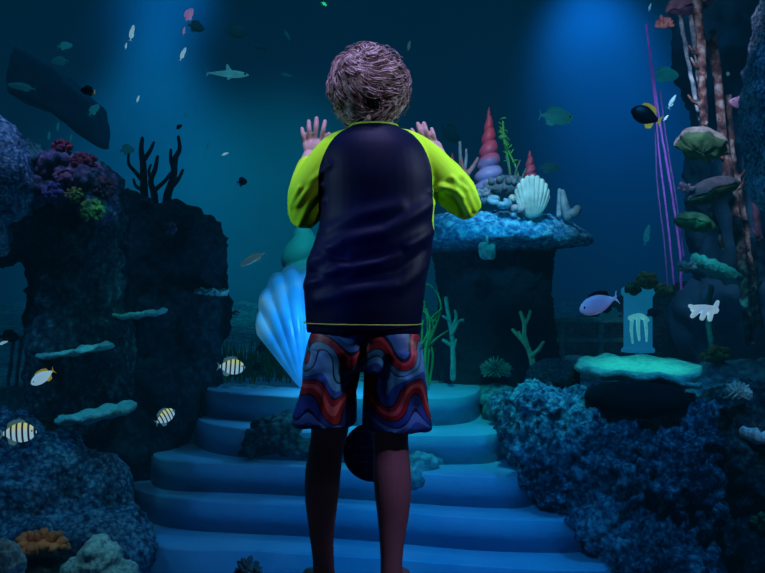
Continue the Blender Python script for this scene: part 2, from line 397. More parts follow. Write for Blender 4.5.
plate('plate_coral', 765, 431, 4.0, 24, .12, .05, M['white'], 'white knobbly plate coral cut off at the edge beside the dark reef', 7, math.radians(-4))
plate('plate_coral', 718, 268, 5.35, 26, .14, .05, M['plate'], 'teal domed plate coral on the driftwood, under the orange clam', 8, math.radians(-28))
# black lump in place of the cave's shade under the table coral
rock('cave_shade', [(640,400,4.12,52,19,.12),(610,396,4.12,26,12,.1)], .02, [('n', 6, .02)], mat('cave_shade_black', (.004,.006,.01), (.002,.003,.006), 6, 1.0), 'black lump standing in for the shaded hollow beneath the table coral', 'cave shade', 20)

bpy.data.objects['table_coral'].rotation_euler.x = math.radians(4)
def lobes(name, px, py, Y, rpx, rpy, m, label, n=40, seed=0, size=.28, flatb=True, cat='coral', group=None, elong=1.5):
    rnd = random.Random(seed); k = Y/F; bm = bmesh.new(); rx, rz = rpx*k, rpy*k
    ell(bm, (0,0,0), (rx*.75, rx*.6, rz*.75), 2)
    for i in range(n):
        a = rnd.uniform(0, 2*PI); h = rnd.uniform(-.2 if flatb else -1, 1)
        d = Vector((math.cos(a)*math.sqrt(max(0,1-h*h)), math.sin(a)*math.sqrt(max(0,1-h*h)), h))
        b = Vector((d.x*rx*.75, d.y*rx*.6, d.z*rz*.75)); s = size*min(rx, rz)*rnd.uniform(.7, 1.15)
        ell(bm, b+d*s*.5, (s, s, s*elong), 2, d.to_track_quat('Z', 'Y'))
    o = obj(name, bm, m); o.location = P(px, py, Y)
    return tag(o, label, cat, group)
def spikes(name, px, py, Y, rpx, m, label, n=90, seed=0, r0=.07, core=.45, cat='coral', group=None, squash=.85):
    rnd = random.Random(seed); R = rpx*Y/F; bm = bmesh.new()
    ell(bm, (0,0,0), (R*core, R*core, R*core*squash), 2)
    for i in range(n):
        z = 1-2*(i+.5)/n; a = i*2.39996
        if z < -.5: continue
        d = Vector((math.cos(a)*math.sqrt(1-z*z), math.sin(a)*math.sqrt(1-z*z), z*squash)); L = R*rnd.uniform(.8, 1.05)
        tube(bm, [d*R*core*.8, d*(L*.75), d*L], [R*r0*1.3, R*r0, R*r0*.45], 6)
    o = obj(name, bm, m); o.location = P(px, py, Y)
    return tag(o, label, cat, group)
def bumpball(name, px, py, Y, rpx, rpy, m, label, layers, seed=0, cat='coral', vox=None, dep=None):
    k = Y/F; bm = bmesh.new(); ell(bm, (0,0,0), (rpx*k, dep or rpx*k*.9, rpy*k), 3)
    o = remeshed(name, bm, vox or rpx*k/16, m, None, rock_disp(layers, seed), 0)
    o.location = P(px, py, Y); return tag(o, label, cat)
# crust corals on the arch
spec = [
 ('soft_coral',62,148,4.28,11,8,'red','red bushy coral just right of the pale blue boulder'),
 ('soft_coral',84,162,4.25,14,9,'red','widest red bushy coral on top of the arch'),
 ('soft_coral',104,188,4.23,12,10,'red','red bushy coral lowest at the end of the arch top'),
 ('soft_coral',66,178,4.18,13,9,'pinkc','pink bushy coral between the red ones and the arch edge'),
 ('soft_coral',92,210,4.21,12,11,'ochre','ochre knobbly coral hanging under the lowest red coral'),
 ('soft_coral',40,170,4.36,12,10,'purplec','purple bushy coral beside the pale blue boulder'),
 ('soft_coral',55,193,4.16,13,10,'purplec','purple bushy coral under the pink one on the arch'),
 ('soft_coral',74,195,4.18,10,8,'ochre','small ochre coral beneath the pink bushy coral'),
 ('soft_coral',112,206,4.5,8,9,'pinkc','small pink coral at the far right tip of the arch'),
 ('soft_coral',30,205,4.3,14,10,'purplec','broad purple coral low on the arch face'),
 ('soft_coral',145,203,5.0,9,6,'pinkc','dim pink coral at the foot of the black branches'),
 ('soft_coral',170,228,4.85,7,6,'pinkc','tiny dim pink coral on the face of the dark rock wall'),
]
for i, (nm, px, py, Y, rx, rz, mm, lb) in enumerate(spec):
    lobes(nm, px, py, Y, rx, rz, M[mm], lb, n=60, seed=i, size=.26, flatb=False, elong=1.1)
rock('coral_crust', [(60,168,4.36,26,16,.2),(88,184,4.34,24,18,.2),(100,205,4.34,16,20,.15),(45,190,4.3,20,16,.15)], .013, [('n', 9, .03), ('v', 24, .03), ('v', 50, .01)],
     reefmat('pink_crust', (.05,.06,.10), (.22,.12,.24), (.5,.26,.30), 22, 1.0, .03, 7), 'knobbly pink and purple coral crust over the arch top', 'coral', 31)
# foreground bottom-left
rock('rock', [(48,585,3.3,62,30,.2),(20,590,3.3,50,32,.2),(100,590,3.35,40,25,.18)], .014, [('n', 6, .03), ('n', 18, .015), ('v', 40, .008)], M['rockteal'], 'mossy foreground rock under the orange coral', 'rock', 21)
lobes('finger_coral', 42, 547, 3.25, 26, 14, M['orange'], 'orange stubby finger coral on the mossy foreground rock', 46, 3, .30, elong=1.7)
bm = bmesh.new(); q = [P(62,580,3.0), P(80,548,3.05), P(98,537,3.1), P(118,556,3.05), P(146,580,3.0)]
kx = 3.0/F
for (px, py, r1, r2) in ((98,562,22,20),(82,572,18,14),(118,575,22,12),(100,585,42,18),(97,548,10,10)):
    ell(bm, P(px, py, 3.0), (r1*kx, .09, r2*kx), 3)
o = remeshed('coral_rock', bm, .008, M['white'], None, rock_disp([('n', 10, .012), ('n', 40, .006)], 22), 2); tag(o, 'pale pointed coral rock beside the orange finger coral', 'coral rock')
M['white2'] = M['white']
bumpball('coral_rock', 2, 566, 3.0, 20, 26, M['white'], 'pale coral rock cut off at the corner left of the orange coral', [('n', 10, .015), ('n', 40, .008)], 5, 'coral rock')
lobes('soft_coral', 248, 573, 3.2, 12, 14, mat('brown_coral', (.22,.13,.12), (.1,.06,.06), 40, .8), 'small brown tufted coral at the bottom edge below the steps', 60, 9, .2, elong=2.2)
# right side corals
spikes('sea_urchin_coral', 738, 393, 4.05, 15, M['cream'], 'cream spiky ball coral on the right reef', 120, 1, .11)
spikes('spiny_coral', 496, 371, 5.2, 17, M['tealbranch'], 'pale teal spiny ball coral between the weeds and brain coral', 160, 2, .05)
bumpball('brain_coral', 553, 378, 4.75, 27, 20, M['brain'], 'dark round brain coral beside the forked pale branch', [('n', 30, .006), ('v', 45, .007)], 3)
lobes('sponge', 716, 357, 4.9, 14, 9, M['ochre'], 'yellow-green lumpy sponge beside the table coral', 14, 5, .45, elong=1.0)
lobes('sponge', 648, 283, 5.9, 12, 9, M['ochre'], 'mustard sponge on top of the glowing blue pillar', 18, 6, .42, elong=1.0)
lobes('sponge', 634, 290, 6.0, 8, 8, M['green'], 'green sponge left of the mustard one above the pillar', 16, 7, .42, elong=1.0)
lobes('sponge', 664, 292, 6.0, 8, 8, M['green'], 'green sponge right of the mustard one above the pillar', 16, 8, .42, elong=1.0)
lobes('soft_coral', 654, 314, 6.0, 5, 5, M['pinkc'], 'tiny pink coral at the side of the blue pillar', 20, 8, .35)
lobes('sponge', 762, 524, 3.9, 9, 12, M['green'], 'green sponge cut off at the edge low on the dark reef', 20, 18, .35)
bumpball('reef_coral', 545, 403, 4.15, 27, 16, M['rockcrust'], 'pale blue crusted coral head in front of the brain coral', [('v', 30, .02), ('n', 20, .015)], 4, dep=.1)
bumpball('reef_coral', 507, 404, 4.7, 16, 14, M['rockcrust'], 'blue crusted coral head beside the top step', [('v', 30, .02), ('n', 20, .015)], 6, dep=.08)
# hanging coral under the cap
bm = bmesh.new(); tube(bm, [(0,0,.09), (0,0,.02)], [.008,.008], 8)
for i in range(22):
    a = i*2.4; ell(bm, (math.cos(a)*.028, math.sin(a)*.028, random.uniform(-.03,.03)), (.022,.022,.024), 2)
o = obj('hanging_coral', bm, M['plate']); o.location = P(487, 251, 5.1); tag(o, 'small teal coral ball hanging under the mushroom rock cap', 'coral')

# branching corals (pixel polylines on one depth)
def branches(name, lines, Y, m, label, cat='coral', jit=.03, seed=0, group=None, n=8):
    rnd = random.Random(seed); bm = bmesh.new(); k = Y/F
    for pl in lines:
        pts = []; rr = []; d0 = rnd.uniform(-jit, jit); d1 = rnd.uniform(-jit, jit)
        for i, (px, py, r) in enumerate(pl):
            t = i/max(1, len(pl)-1)
            pts.append(P(px, py, Y)+Vector((0, d1*t, 0))); rr.append(r*k)
        stube(bm, pts, rr, n, 4)
    o = obj(name, bm, m, origin=P(lines[0][0][0], lines[0][0][1], Y))
    return tag(o, label, cat, group)
branches('branch_coral', [[(533,366,3.2),(531,356,2.8),(527,346,2.6),(521,338,2.2),(513,330,1.6)],[(527,346,2.6),(524,334,2.3),(524,324,2),(520,312,1.5)],[(524,326,2),(528,318,1.8),(530,311,1.4)],[(531,356,2.6),(538,350,2.2),(543,342,1.6)],[(521,338,1.6),(519,332,1.2)]],
         4.95, M['palebranch'], 'forked pale yellow branch coral beside the brain coral')
branches('branch_coral', [[(453,378,3.2),(453,355,2.8),(452,335,2.4),(449,318,2.2),(446,298,2.0)],[(452,334,2.2),(458,322,1.6),(463,320,1.4)],[(452,330,2),(456,318,1.8),(455,311,1.3)],[(451,345,2),(443,340,1.6)],[(449,320,1.6),(443,316,1.2)],[(453,350,2),(456,340,1.4)]],
         5.15, M['tealbranch'], 'upright teal branch coral right of the green weed')
# dark branches on rock wall
tr = []
def bt(pl): tr.append(pl)
bt([(146,215,4),(144,190,4),(143,165,3.4),(141,150,2.6),(142,138,1.8)]); bt([(144,160,2.6),(150,150,2),(153,142,1.4)]); bt([(144,182,2.6),(136,172,2),(131,165,1.6),(132,156,1.2)])
bt([(144,190,2.4),(135,186,1.8),(131,178,1.2)]); bt([(165,215,4.6),(168,195,4.2),(174,178,3.6),(176,160,3),(181,150,2.2),(180,138,1.6)]); bt([(174,170,2.6),(171,160,2),(171,150,1.4)])
bt([(169,190,2.6),(178,180,2),(183,170,1.4)]); bt([(155,215,4),(155,195,3.6),(152,182,2.8),(157,170,2.4),(160,158,1.6)]); bt([(155,190,2.4),(164,180,2),(168,172,1.6)]); bt([(152,182,2.2),(148,172,1.6),(149,164,1.2)])
branches('dead_branches', tr, 5.2, M['branch'], 'black leafless branches standing on the dark rock wall', 'coral', .08, 3)
# green weed beside shirt
wl = []
rnd = random.Random(5)
for i in range(9):
    x0 = 424+rnd.uniform(-3,5); wl.append([(x0,385,1.3),(x0+rnd.uniform(-4,5),355,1.2),(x0+rnd.uniform(-6,10),325,1.0),(x0+rnd.uniform(-8,14),300+rnd.uniform(-6,20),.6)])
wl.append([(425,350,1.1),(436,325,1),(441,308,.9),(438,294,.8),(430,285,.7),(421,284,.5)]); wl.append([(424,350,1.2),(436,338,1),(447,330,.6)])
branches('seaweed', wl, 5.0, M['weed'], 'green stringy seaweed beside the dark shirt hem', 'seaweed', .08, 3)
# eel grass
bm = bmesh.new(); rnd = random.Random(8)
for i in range(260):
    px = rnd.uniform(222, 300); Y = rnd.uniform(5.35, 6.6); b = P(px, 380, Y); b.z = .11; h = rnd.uniform(.12,.28); lx = rnd.uniform(-.05,.05); w_ = .004
    p0, p1, p2 = b, b+Vector((lx*.4,0,h*.6)), b+Vector((lx,rnd.uniform(-.02,.02),h))
    v = [bm.verts.new(p) for p in (p0-Vector((w_,0,0)), p0+Vector((w_,0,0)), p1-Vector((w_*.8,0,0)), p1+Vector((w_*.8,0,0)), p2)]
    bm.faces.new((v[0],v[1],v[3],v[2])); bm.faces.new((v[2],v[3],v[4]))
o = obj('sea_grass', bm, M['weed']); tag(o, 'short green sea grass on the terrace beside the blue shell', 'sea grass', kind='stuff')

# ------------------------------------------------------------------ shells
def spiral_shell(px, py_top, py_bot, Y, wpx, mats, label, whorls=6, name='spiral_shell', tilt=0, p=1.0):
    k = Y/F; H = (py_bot-py_top)*k; R = wpx*k; n = 40; ns = 90
    bm = bmesh.new(); rings = []
    for j in range(ns+1):
        t = j/ns; r = []
        for i in range(n):
            th = 2*PI*i/n
            ph = (t*whorls-th/(2*PI)) % 1.0
            bul = .74+.34*math.sin(PI*ph)**.7
            rr = R*((1-t)**p)*bul+.002
            r.append(Vector((rr*math.cos(th), rr*math.sin(th), t*H)))
        rings.append(r)
    ring_loft(bm, rings)
    o = obj(name, bm, mats); o.location = P(px, py_bot, Y); o.rotation_euler = (0, tilt, 0)
    return tag(o, label, 'shell')
def grad_mat(name, stops, lo, hi, emit=0, axis='Z', rough=.5, ns=30):
    m, nt, out = newmat(name); N = nt.nodes; L = nt.links
    b = N.new('ShaderNodeBsdfPrincipled'); L.new(b.outputs[0], out.inputs[0]); b.inputs['Roughness'].default_value = rough
    tc = N.new('ShaderNodeTexCoord'); s = N.new('ShaderNodeSeparateXYZ'); L.new(tc.outputs['Object'], s.inputs[0])
    t = N.new('ShaderNodeTexNoise'); t.inputs['Scale'].default_value = ns; L.new(tc.outputs['Object'], t.inputs['Vector'])
    mr = N.new('ShaderNodeMapRange'); mr.inputs['From Min'].default_value = lo; mr.inputs['From Max'].default_value = hi; L.new(s.outputs[axis], mr.inputs['Value'])
    ma = N.new('ShaderNodeMath'); ma.operation = 'MULTIPLY_ADD'; ma.inputs[1].default_value = .18; ma.inputs[2].default_value = -.09; L.new(t.outputs['Fac'], ma.inputs[0])
    ad = N.new('ShaderNodeMath'); ad.operation = 'ADD'; L.new(mr.outputs[0], ad.inputs[0]); L.new(ma.outputs[0], ad.inputs[1])
    r = ramp(nt, stops); L.new(ad.outputs[0], r.inputs[0]); L.new(r.outputs[0], b.inputs['Base Color'])
    if emit: L.new(r.outputs[0], b.inputs['Emission Color']); b.inputs['Emission Strength'].default_value = emit
    return m
YS = 5.45
red = grad_mat('red_spiral', [(0, (.32,.22,.42)), (.22, (.42,.25,.45)), (.33, (.25,.14,.3)), (.42, (.62,.08,.16)), (.8, (.6,.07,.14)), (1, (.35,.06,.14))], 0, .5)
red2 = grad_mat('red_spiral_small', [(0, (.5,.2,.3)), (.4, (.62,.08,.16)), (1, (.4,.06,.14))], 0, .3)
spiral_shell(489, 107, 190, YS, 15.5, red, 'tall red and lilac spiral shell on the mushroom rock', 6.5, p=.9)
spiral_shell(530, 150, 190, YS+.1, 10, red2, 'smaller red spiral shell behind the cream scallop', 4.5, p=.9)
spiral_shell(452, 152, 190, YS+.1, 8, red2, 'small red spiral shell half hidden by the green elbow', 4, p=.9)
def scallop(px, py, Y, wpx, hpx, m, label, nr=16, dep=.25, rot=(0,0,0), name='scallop_shell', ribs=.05, part_m=None, spread=1.0, th=.012, dome=False):
    """fan shell, hinge at the bottom centre, facing the viewer (-Y)"""
    k = Y/F; W = wpx*k; H = hpx*k; nu, nv = nr*6, 18
    bm = bmesh.new(); vs = []
    for j in range(nv+1):
        v = j/nv; row = []
        for i in range(nu+1):
            u = -1+2*i/nu; a = u*spread*PI*.5
            rib = math.cos(u*nr*PI)
            edge = 1+.02*rib
            rr = v**.75
            x = math.sin(a)*(v**.45 if dome else rr)*W*edge; z = (math.cos(a)*.5+.5)*(v if dome else rr)*H*edge
            y = -dep*(math.sin(PI*min(1, rr*.95)**.8*.9)*math.cos(u*PI*.42))*W - ribs*W*rib*v*.35
            row.append(bm.verts.new((x, y, z)))
        vs.append(row)
    for j in range(nv):
        for i in range(nu): bm.faces.new((vs[j][i], vs[j][i+1], vs[j+1][i+1], vs[j+1][i]))
    bmesh.ops.remove_doubles(bm, verts=bm.verts, dist=1e-5)
    o = obj(name, bm, m); s = o.modifiers.new('s', 'SOLIDIFY'); s.thickness = th; s.offset = 0
    o.location = P(px, py, Y); o.rotation_euler = rot
    return tag(o, label, 'shell')
scallop(532, 218, 5.2, 17.5, 42, M['cream'], 'upright cream scallop shell on the mushroom rock', 10, .35, ribs=.16, dome=True)
# giant shell; the blue light on it is put into colour and emission
m, nt, out = newmat('blue_lit_shell'); N = nt.nodes; L = nt.links
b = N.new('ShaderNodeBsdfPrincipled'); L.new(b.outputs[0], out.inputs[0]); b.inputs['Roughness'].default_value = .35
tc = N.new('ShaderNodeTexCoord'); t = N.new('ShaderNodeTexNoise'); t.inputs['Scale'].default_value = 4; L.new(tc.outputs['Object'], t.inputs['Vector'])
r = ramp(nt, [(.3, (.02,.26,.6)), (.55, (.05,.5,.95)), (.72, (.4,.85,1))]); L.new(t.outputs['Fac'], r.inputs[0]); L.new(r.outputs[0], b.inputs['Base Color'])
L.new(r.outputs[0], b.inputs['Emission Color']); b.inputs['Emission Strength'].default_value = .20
scallop(302, 388, 5.15, 38, 120, m, 'giant fan shell with blue light painted on standing behind the child', 7, .5, name='giant_shell', ribs=.16, rot=(0,math.radians(-6),math.radians(12)), th=.03)
# big ghostly spiral dome behind it
teal = grad_mat('teal_spiral', [(0, (.08,.34,.40)), (.5, (.12,.5,.5)), (.66, (.4,.34,.5)), (.74, (.14,.55,.55)), (1, (.16,.6,.55))], 0, 1.15)
spiral_shell(303, 224, 372, 6.9, 46, teal, 'large dim teal spiral shell standing far behind the blue one', 5, name='spiral_shell', p=.55)
# conch rubble & pebble shells on cap
def conch(px, py, Y, r, m, label, seed):
    k = Y/F; bm = bmesh.new(); rnd = random.Random(seed)
    pts = []; rr = []
    for i in range(26):
        t = i/25; a = t*PI*4.2; q = (1-t)**1.2
        pts.append(Vector((math.cos(a)*r*k*.5*q+t*r*k*.9, math.sin(a)*r*k*.5*q, math.sin(a*1.0+1)*r*k*.25*q))); rr.append(r*k*.42*q+.002)
    tube(bm, pts, rr, 12)
    o = obj('conch_shell', bm, m); o.location = P(px, py, Y); o.rotation_euler = (rnd.uniform(-.4,.4), rnd.uniform(-.4,.4), rnd.uniform(0,6))
    return tag(o, label, 'shell')
bluegrey = mat('blue_grey_shell', (.42,.58,.64), (.2,.34,.42), 20, .5, .3, 50)
conch(503, 204, 5.2, 11, bluegrey, 'blue-grey conch at the foot of the tall red spiral', 1)
conch(492, 200, 5.25, 9, bluegrey, 'blue-grey conch left of the larger one on the cap', 2)
conch(516, 199, 5.3, 8, M['cream'], 'cream conch squeezed beside the scallop', 3)
for i, (px, py, lb) in enumerate(((515,208,'round pink pebble shell below the scallop, first of the pair'),(521,209,'round pink pebble shell touching the scallop base'))):
    bm = bmesh.new(); ell(bm, (0,0,0), (.024,.022,.021), 3)
    for a in range(7): tube(bm, [Vector((math.cos(a*PI/7+j*PI/8)*0+.0238*math.cos(j*PI/8), .0222*math.sin(a*.9)*math.sin(j*PI/8)*.9, .0208*math.cos(a*.9)*math.sin(j*PI/8))) for j in range(9)], .0016, 5)
    o = obj('round_shell', bm, mat('pink_shell%d' % i, (.75,.48,.48), (.5,.3,.32), 20, .5)); o.location = P(px, py, 5.15); tag(o, lb, 'shell')
lobes('conch_mound', 505, 188, 5.4, 26, 12, mat('brown_shell', (.22,.2,.2), (.1,.11,.14), 18, .6, .5), 'brown knobbly coral mound between the two red spirals', 40, 21, .3, elong=1.1)
lobes('soft_coral', 484, 198, 5.3, 9, 8, mat('tan_coral', (.4,.34,.34), (.2,.2,.25), 30, .7), 'tan soft coral in front of the tall red spiral', 30, 24, .3)
# tube coral at cap right
branches('tube_coral', [[(559,215,3),(560,203,3),(560,190,2)]], 5.35, bluegrey, 'thin upright tube coral at the right end of the cap')
o = branches('tube_coral', [[(568,216,5),(565,205,4.5),(563,192,3)],[(568,214,5),(574,213,5),(577,209,4)]], 5.3, bluegrey, 'thick bent tube coral at the right end of the cap')
branches('starfish_coral', [[(468,190,4),(467,180,4),(467,172,3.5)],[(467,176,3),(462,166,2.2),(461,160,1.5)],[(467,175,3),(474,165,2),(478,158,1.4)]], 5.4, mat('salmon_coral', (.6,.24,.22), (.35,.12,.14), 20, .6), 'salmon branching coral beside the tall red spiral', seed=2)
branches('tube_coral', [[(464,190,2.4),(461,165,2),(460,142,1.6)],[(463,180,1.6),(466,160,1.6),(466,150,1)]], 5.5, bluegrey, 'slender grey coral stalk rising by the green elbow')
# green glowing kelp
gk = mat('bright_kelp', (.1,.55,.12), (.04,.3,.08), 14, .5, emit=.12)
bm = bmesh.new(); rnd = random.Random(3)
stube(bm, [P(512,190,5.5), P(509,165,5.5), P(504,140,5.5), P(503,122,5.5)], [.007]*4, 6)
stube(bm, [P(520,190,5.5), P(517,170,5.5), P(508,150,5.5), P(505,138,5.5)], [.006]*4, 6)
for i in range(34):
    t = rnd.random(); c = P(503+t*7+rnd.uniform(-3,3), 118+t*50, 5.5)+Vector((0, rnd.uniform(-.03,.03), 0)); d = Vector((rnd.uniform(-1,1), rnd.uniform(-1,1), rnd.uniform(-.2,1))).normalized()
    ell(bm, c+d*.015, (.007,.004,.022), 1, d.to_track_quat('Z', 'Y'))
ell(bm, P(503,137,5.4), (.028,.02,.016), 2)
o = obj('kelp_frond', bm, gk, origin=P(512,190,5.5)); tag(o, 'bright green kelp frond right of the tall red spiral', 'kelp')
branches('kelp_stalk', [[(515,190,1.3),(516,172,1.2),(521,160,1)],[(524,190,1.3),(523,176,1.1),(527,168,.9)],[(512,190,1.3),(509,170,1),(506,158,.8)]], 5.45, mat('dull_kelp', (.16,.2,.14), (.08,.12,.1), 14, .6), 'dull kelp stalks between the two red spirals', 'kelp', seed=8)

# ------------------------------------------------------------------ right driftwood, light beam strands and clam shells
def pole(pts, Y, r, m, label, name='driftwood_pole', cat='driftwood', seed=0, nub=True):
    rnd = random.Random(seed); bm = bmesh.new(); k = Y/F
    pp, _ = smooth_path([P(x, y, Y+dy) for x, y, dy in pts], None, 8)
    pp = [p+Vector((rnd.uniform(-1,1), rnd.uniform(-1,1), 0))*r*k*.18 for p in pp]
    tube(bm, pp, [r*k*rnd.uniform(.8,1.15) for _ in pp], 10)
    if nub:
        for _ in range(5):
            q = rnd.choice(pp); d = Vector((rnd.choice((-1,1))*rnd.uniform(.4,1), rnd.uniform(-.6,.1), rnd.uniform(.2,.9))).normalized()
            tube(bm, [q, q+d*r*k*2.4, q+d*r*k*3.4+Vector((0,0,r*k))], [r*k*.6, r*k*.4, r*k*.2], 7)
    o = obj(name, bm, m, origin=pp[-1]); return tag(o, label, cat)
pole([(680,15,0),(688,60,0),(700,120,0)], 5.6, 2.2, M['palewood'], 'thin pale pole above the big green clam, leftmost of three', seed=1, nub=False)
pole([(690,10,0),(697,60,0),(704,124,.02)], 5.65, 2.6, M['palewood'], 'pale pole in the middle above the big green clam', seed=2, nub=False)
pole([(697,-5,0),(701,55,0),(702,90,0),(704,126,0)], 5.5, 4.5, M['wood'], 'knotty reddish driftwood pole above the big green clam', seed=3)
pole([(712,30,.1),(725,150,.1),(738,230,0),(745,300,0),(750,345,0)], 5.6, 5.0, M['wood'], 'longest knotted driftwood trunk running down behind the clams', seed=4)
pole([(728,95,0),(733,160,0),(748,240,0),(757,330,0)], 5.9, 3.6, M['wood'], 'thin dark driftwood trunk beside the longest one', seed=5)
pole([(742,120,0),(752,185,0),(760,240,0)], 5.7, 3.6, mat('mauve_wood', (.32,.14,.22), (.14,.07,.14), 20, .8, .5), 'mauve driftwood branch beneath the pink fish', seed=6)
pole([(708,205,0),(716,225,0),(723,250,0)], 5.5, 2.6, M['wood'], 'short driftwood stub between orange clam and teal plate coral', seed=7, nub=False)
pole([(712,285,0),(708,310,0),(712,350,0)], 5.6, 3.0, M['tealbranch'], 'thin teal stem below the domed plate coral', seed=8, nub=False)
pole([(756,255,0),(757,300,0),(763,330,0)], 5.3, 2.0, M['wood'], 'thin twig at the edge above the cream coral', seed=9)
# violet light beams, built as thin glowing strands
pm = mat('violet_beam', (.5,.2,.75), (.35,.12,.6), 20, .5, emit=.13, emitc=(.4,.12,.9))
pm2 = mat('dim_violet_beam', (.25,.16,.5), (.18,.1,.4), 20, .5, emit=.05, emitc=(.25,.15,.8))
for i, (pts, r, mm, lb) in enumerate((
    ([(646,24,0),(653,75,0),(662,135,0),(673,200,0),(680,255,0),(681,290,0)], 1.2, pm, 'brightest violet light beam, a glowing strand down from the top, passing behind the black fish'),
    ([(648,40,0),(654,95,0),(660,160,0),(668,225,0),(674,285,0)], .9, pm, 'second violet light beam strand, just left of the brightest'),
    ([(651,60,.1),(655,120,.1),(657,180,.1),(664,240,.1),(668,290,.1)], .8, pm2, 'dim violet light beam strand, left edge of the hanging bundle'),
    ([(660,90,.05),(668,150,.05),(677,205,.05),(684,258,.05)], .8, pm2, 'dim violet light beam strand, right edge of the hanging bundle'))):
    pole(pts, 5.9, r, mm, lb, 'light_beam', 'rope', 20+i, nub=False)
def clam(px, py, Y, w, h, tilt, mo, mi, label, seed=0, yaw=0):
    """thick clam valve seen from the side: domed outside, wavy lip, green underside"""
    k = Y/F; W = w*k; H = h*k; bm = bmesh.new(); nu, nv = 64, 14; vs = []
    for j in range(nv+1):
        v = j/nv; row = []
        for i in range(nu):
            a = 2*PI*i/nu
            wav = 1+.10*math.sin(a*7+seed)*v*v
            x = math.cos(a)*math.sin(v*PI*.5)*W*wav; y = math.sin(a)*math.sin(v*PI*.5)*W*.7*wav
            z = H*(math.cos(v*PI*.5))-(.06*math.sin(a*7+seed+1)*v**3*H)
            row.append(bm.verts.new((x, y, z)))
        vs.append(row)
    for j in range(nv):
        for i in range(nu): bm.faces.new((vs[j][i], vs[j][(i+1)%nu], vs[j+1][(i+1)%nu], vs[j+1][i]))
    bmesh.ops.remove_doubles(bm, verts=bm.verts, dist=1e-5)
    root = thing('clam_shell', label, 'shell', P(px, py, Y)); root.rotation_euler = tilt
    o = obj('outer_shell', bm, mo, root); s = o.modifiers.new('s', 'SOLIDIFY'); s.thickness = .02; s.offset = 1
    # underside lip body
    bm = bmesh.new(); rings = []
    for v, z in ((.96,0.0),(.92,-.14*H),(.75,-.34*H),(.5,-.46*H),(.2,-.52*H),(.02,-.52*H)):
        rings.append([Vector((math.cos(a)*W*v*(1+.1*math.sin(a*7+seed)*v*v), math.sin(a)*W*.7*v*(1+.1*math.sin(a*7+seed)*v*v), z+.02*noise.noise(Vector((math.cos(a)*3,math.sin(a)*3,v*5+seed))))) for a in [2*PI*i/nu for i in range(nu)]])
    ring_loft(bm, rings)
    obj('mantle', bm, mi, root)
    return root
mo = mat('pale_clam', (.5,.45,.42), (.25,.22,.22), 24, .6, .5); mg = mat('green_clam', (.10,.24,.09), (.04,.13,.07), 12, .7, .5, 30)
clam(702, 146, 5.3, 26, 20, (math.radians(-38), math.radians(14), 0), mo, mg, 'large clam with pale rim and green underside below the poles', 1)
clam(712, 193, 5.35, 28, 15, (math.radians(-10), math.radians(-20), 0), mat('grey_clam', (.25,.25,.32), (.12,.14,.18), 24, .6, .5), mg, 'dull green clam directly under the large pale-rimmed one', 2)
clam(694, 224, 5.3, 20, 12, (math.radians(-12), math.radians(12), 0), mat('orange_clam', (.55,.28,.14), (.3,.14,.1), 24, .6, .5), mg, 'orange-topped clam above the teal plate coral', 3)
clam(690, 5, 5.6, 24, 16, (math.radians(10), math.radians(-16), 0), mat('mauve_clam', (.42,.22,.28), (.2,.1,.16), 24, .6, .5), mat('mauve_dark', (.12,.07,.14), (.06,.04,.1), 20, .7), 'mauve clam at the very top above the pale poles', 4)
lobes('soft_coral', 664, 24, 5.5, 8, 6, mat('peach_coral', (.8,.35,.3), (.5,.15,.2), 20, .6), 'peach soft coral at the tip of the topmost clam', 14, 31, .4)
lobes('soft_coral', 687, 268, 5.3, 7, 7, mat('peach_coral2', (.6,.35,.4), (.3,.2,.3), 20, .6), 'pinkish coral knob left of the teal plate coral', 16, 33, .4)
lobes('soft_coral', 686, 190, 5.3, 7, 6, mat('peach_coral3', (.65,.42,.5), (.35,.25,.35), 20, .6), 'pale pink coral knob at the rim of the dull green clam', 14, 35, .4)
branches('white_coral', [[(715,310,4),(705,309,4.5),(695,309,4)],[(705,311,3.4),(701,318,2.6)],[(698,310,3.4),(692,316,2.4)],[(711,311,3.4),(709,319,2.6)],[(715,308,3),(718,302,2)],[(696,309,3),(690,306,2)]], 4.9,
         mat('lit_white_coral', (.7,.85,1), (.5,.68,.9), 20, .6, emit=.45), 'white finger coral jutting under the teal plate coral')  # emission stands in for bright light on the white coral
# glowing blue pillar
bm = bmesh.new(); k = 6.1/F; c0 = P(638, 352, 6.1)
rings = [sec((0,0,z*k), r*k, r*k, 8) for z, r in ((0,17),(3,17),(5,14.5),(55,14.5),(58,17),(63,17),(66,13))]
ring_loft(bm, rings)
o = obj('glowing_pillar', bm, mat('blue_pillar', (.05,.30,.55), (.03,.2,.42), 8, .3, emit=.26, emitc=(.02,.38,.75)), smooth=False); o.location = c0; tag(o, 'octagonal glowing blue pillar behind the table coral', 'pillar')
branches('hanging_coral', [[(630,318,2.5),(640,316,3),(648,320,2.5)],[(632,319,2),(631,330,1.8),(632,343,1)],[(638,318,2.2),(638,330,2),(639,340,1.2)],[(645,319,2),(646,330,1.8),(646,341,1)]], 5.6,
         mat('aqua_coral', (.25,.85,.85), (.12,.65,.7), 20, .6, emit=.40), 'aqua drooping coral in front of the blue pillar')  # glow put in to lighten the coral; it is no light source
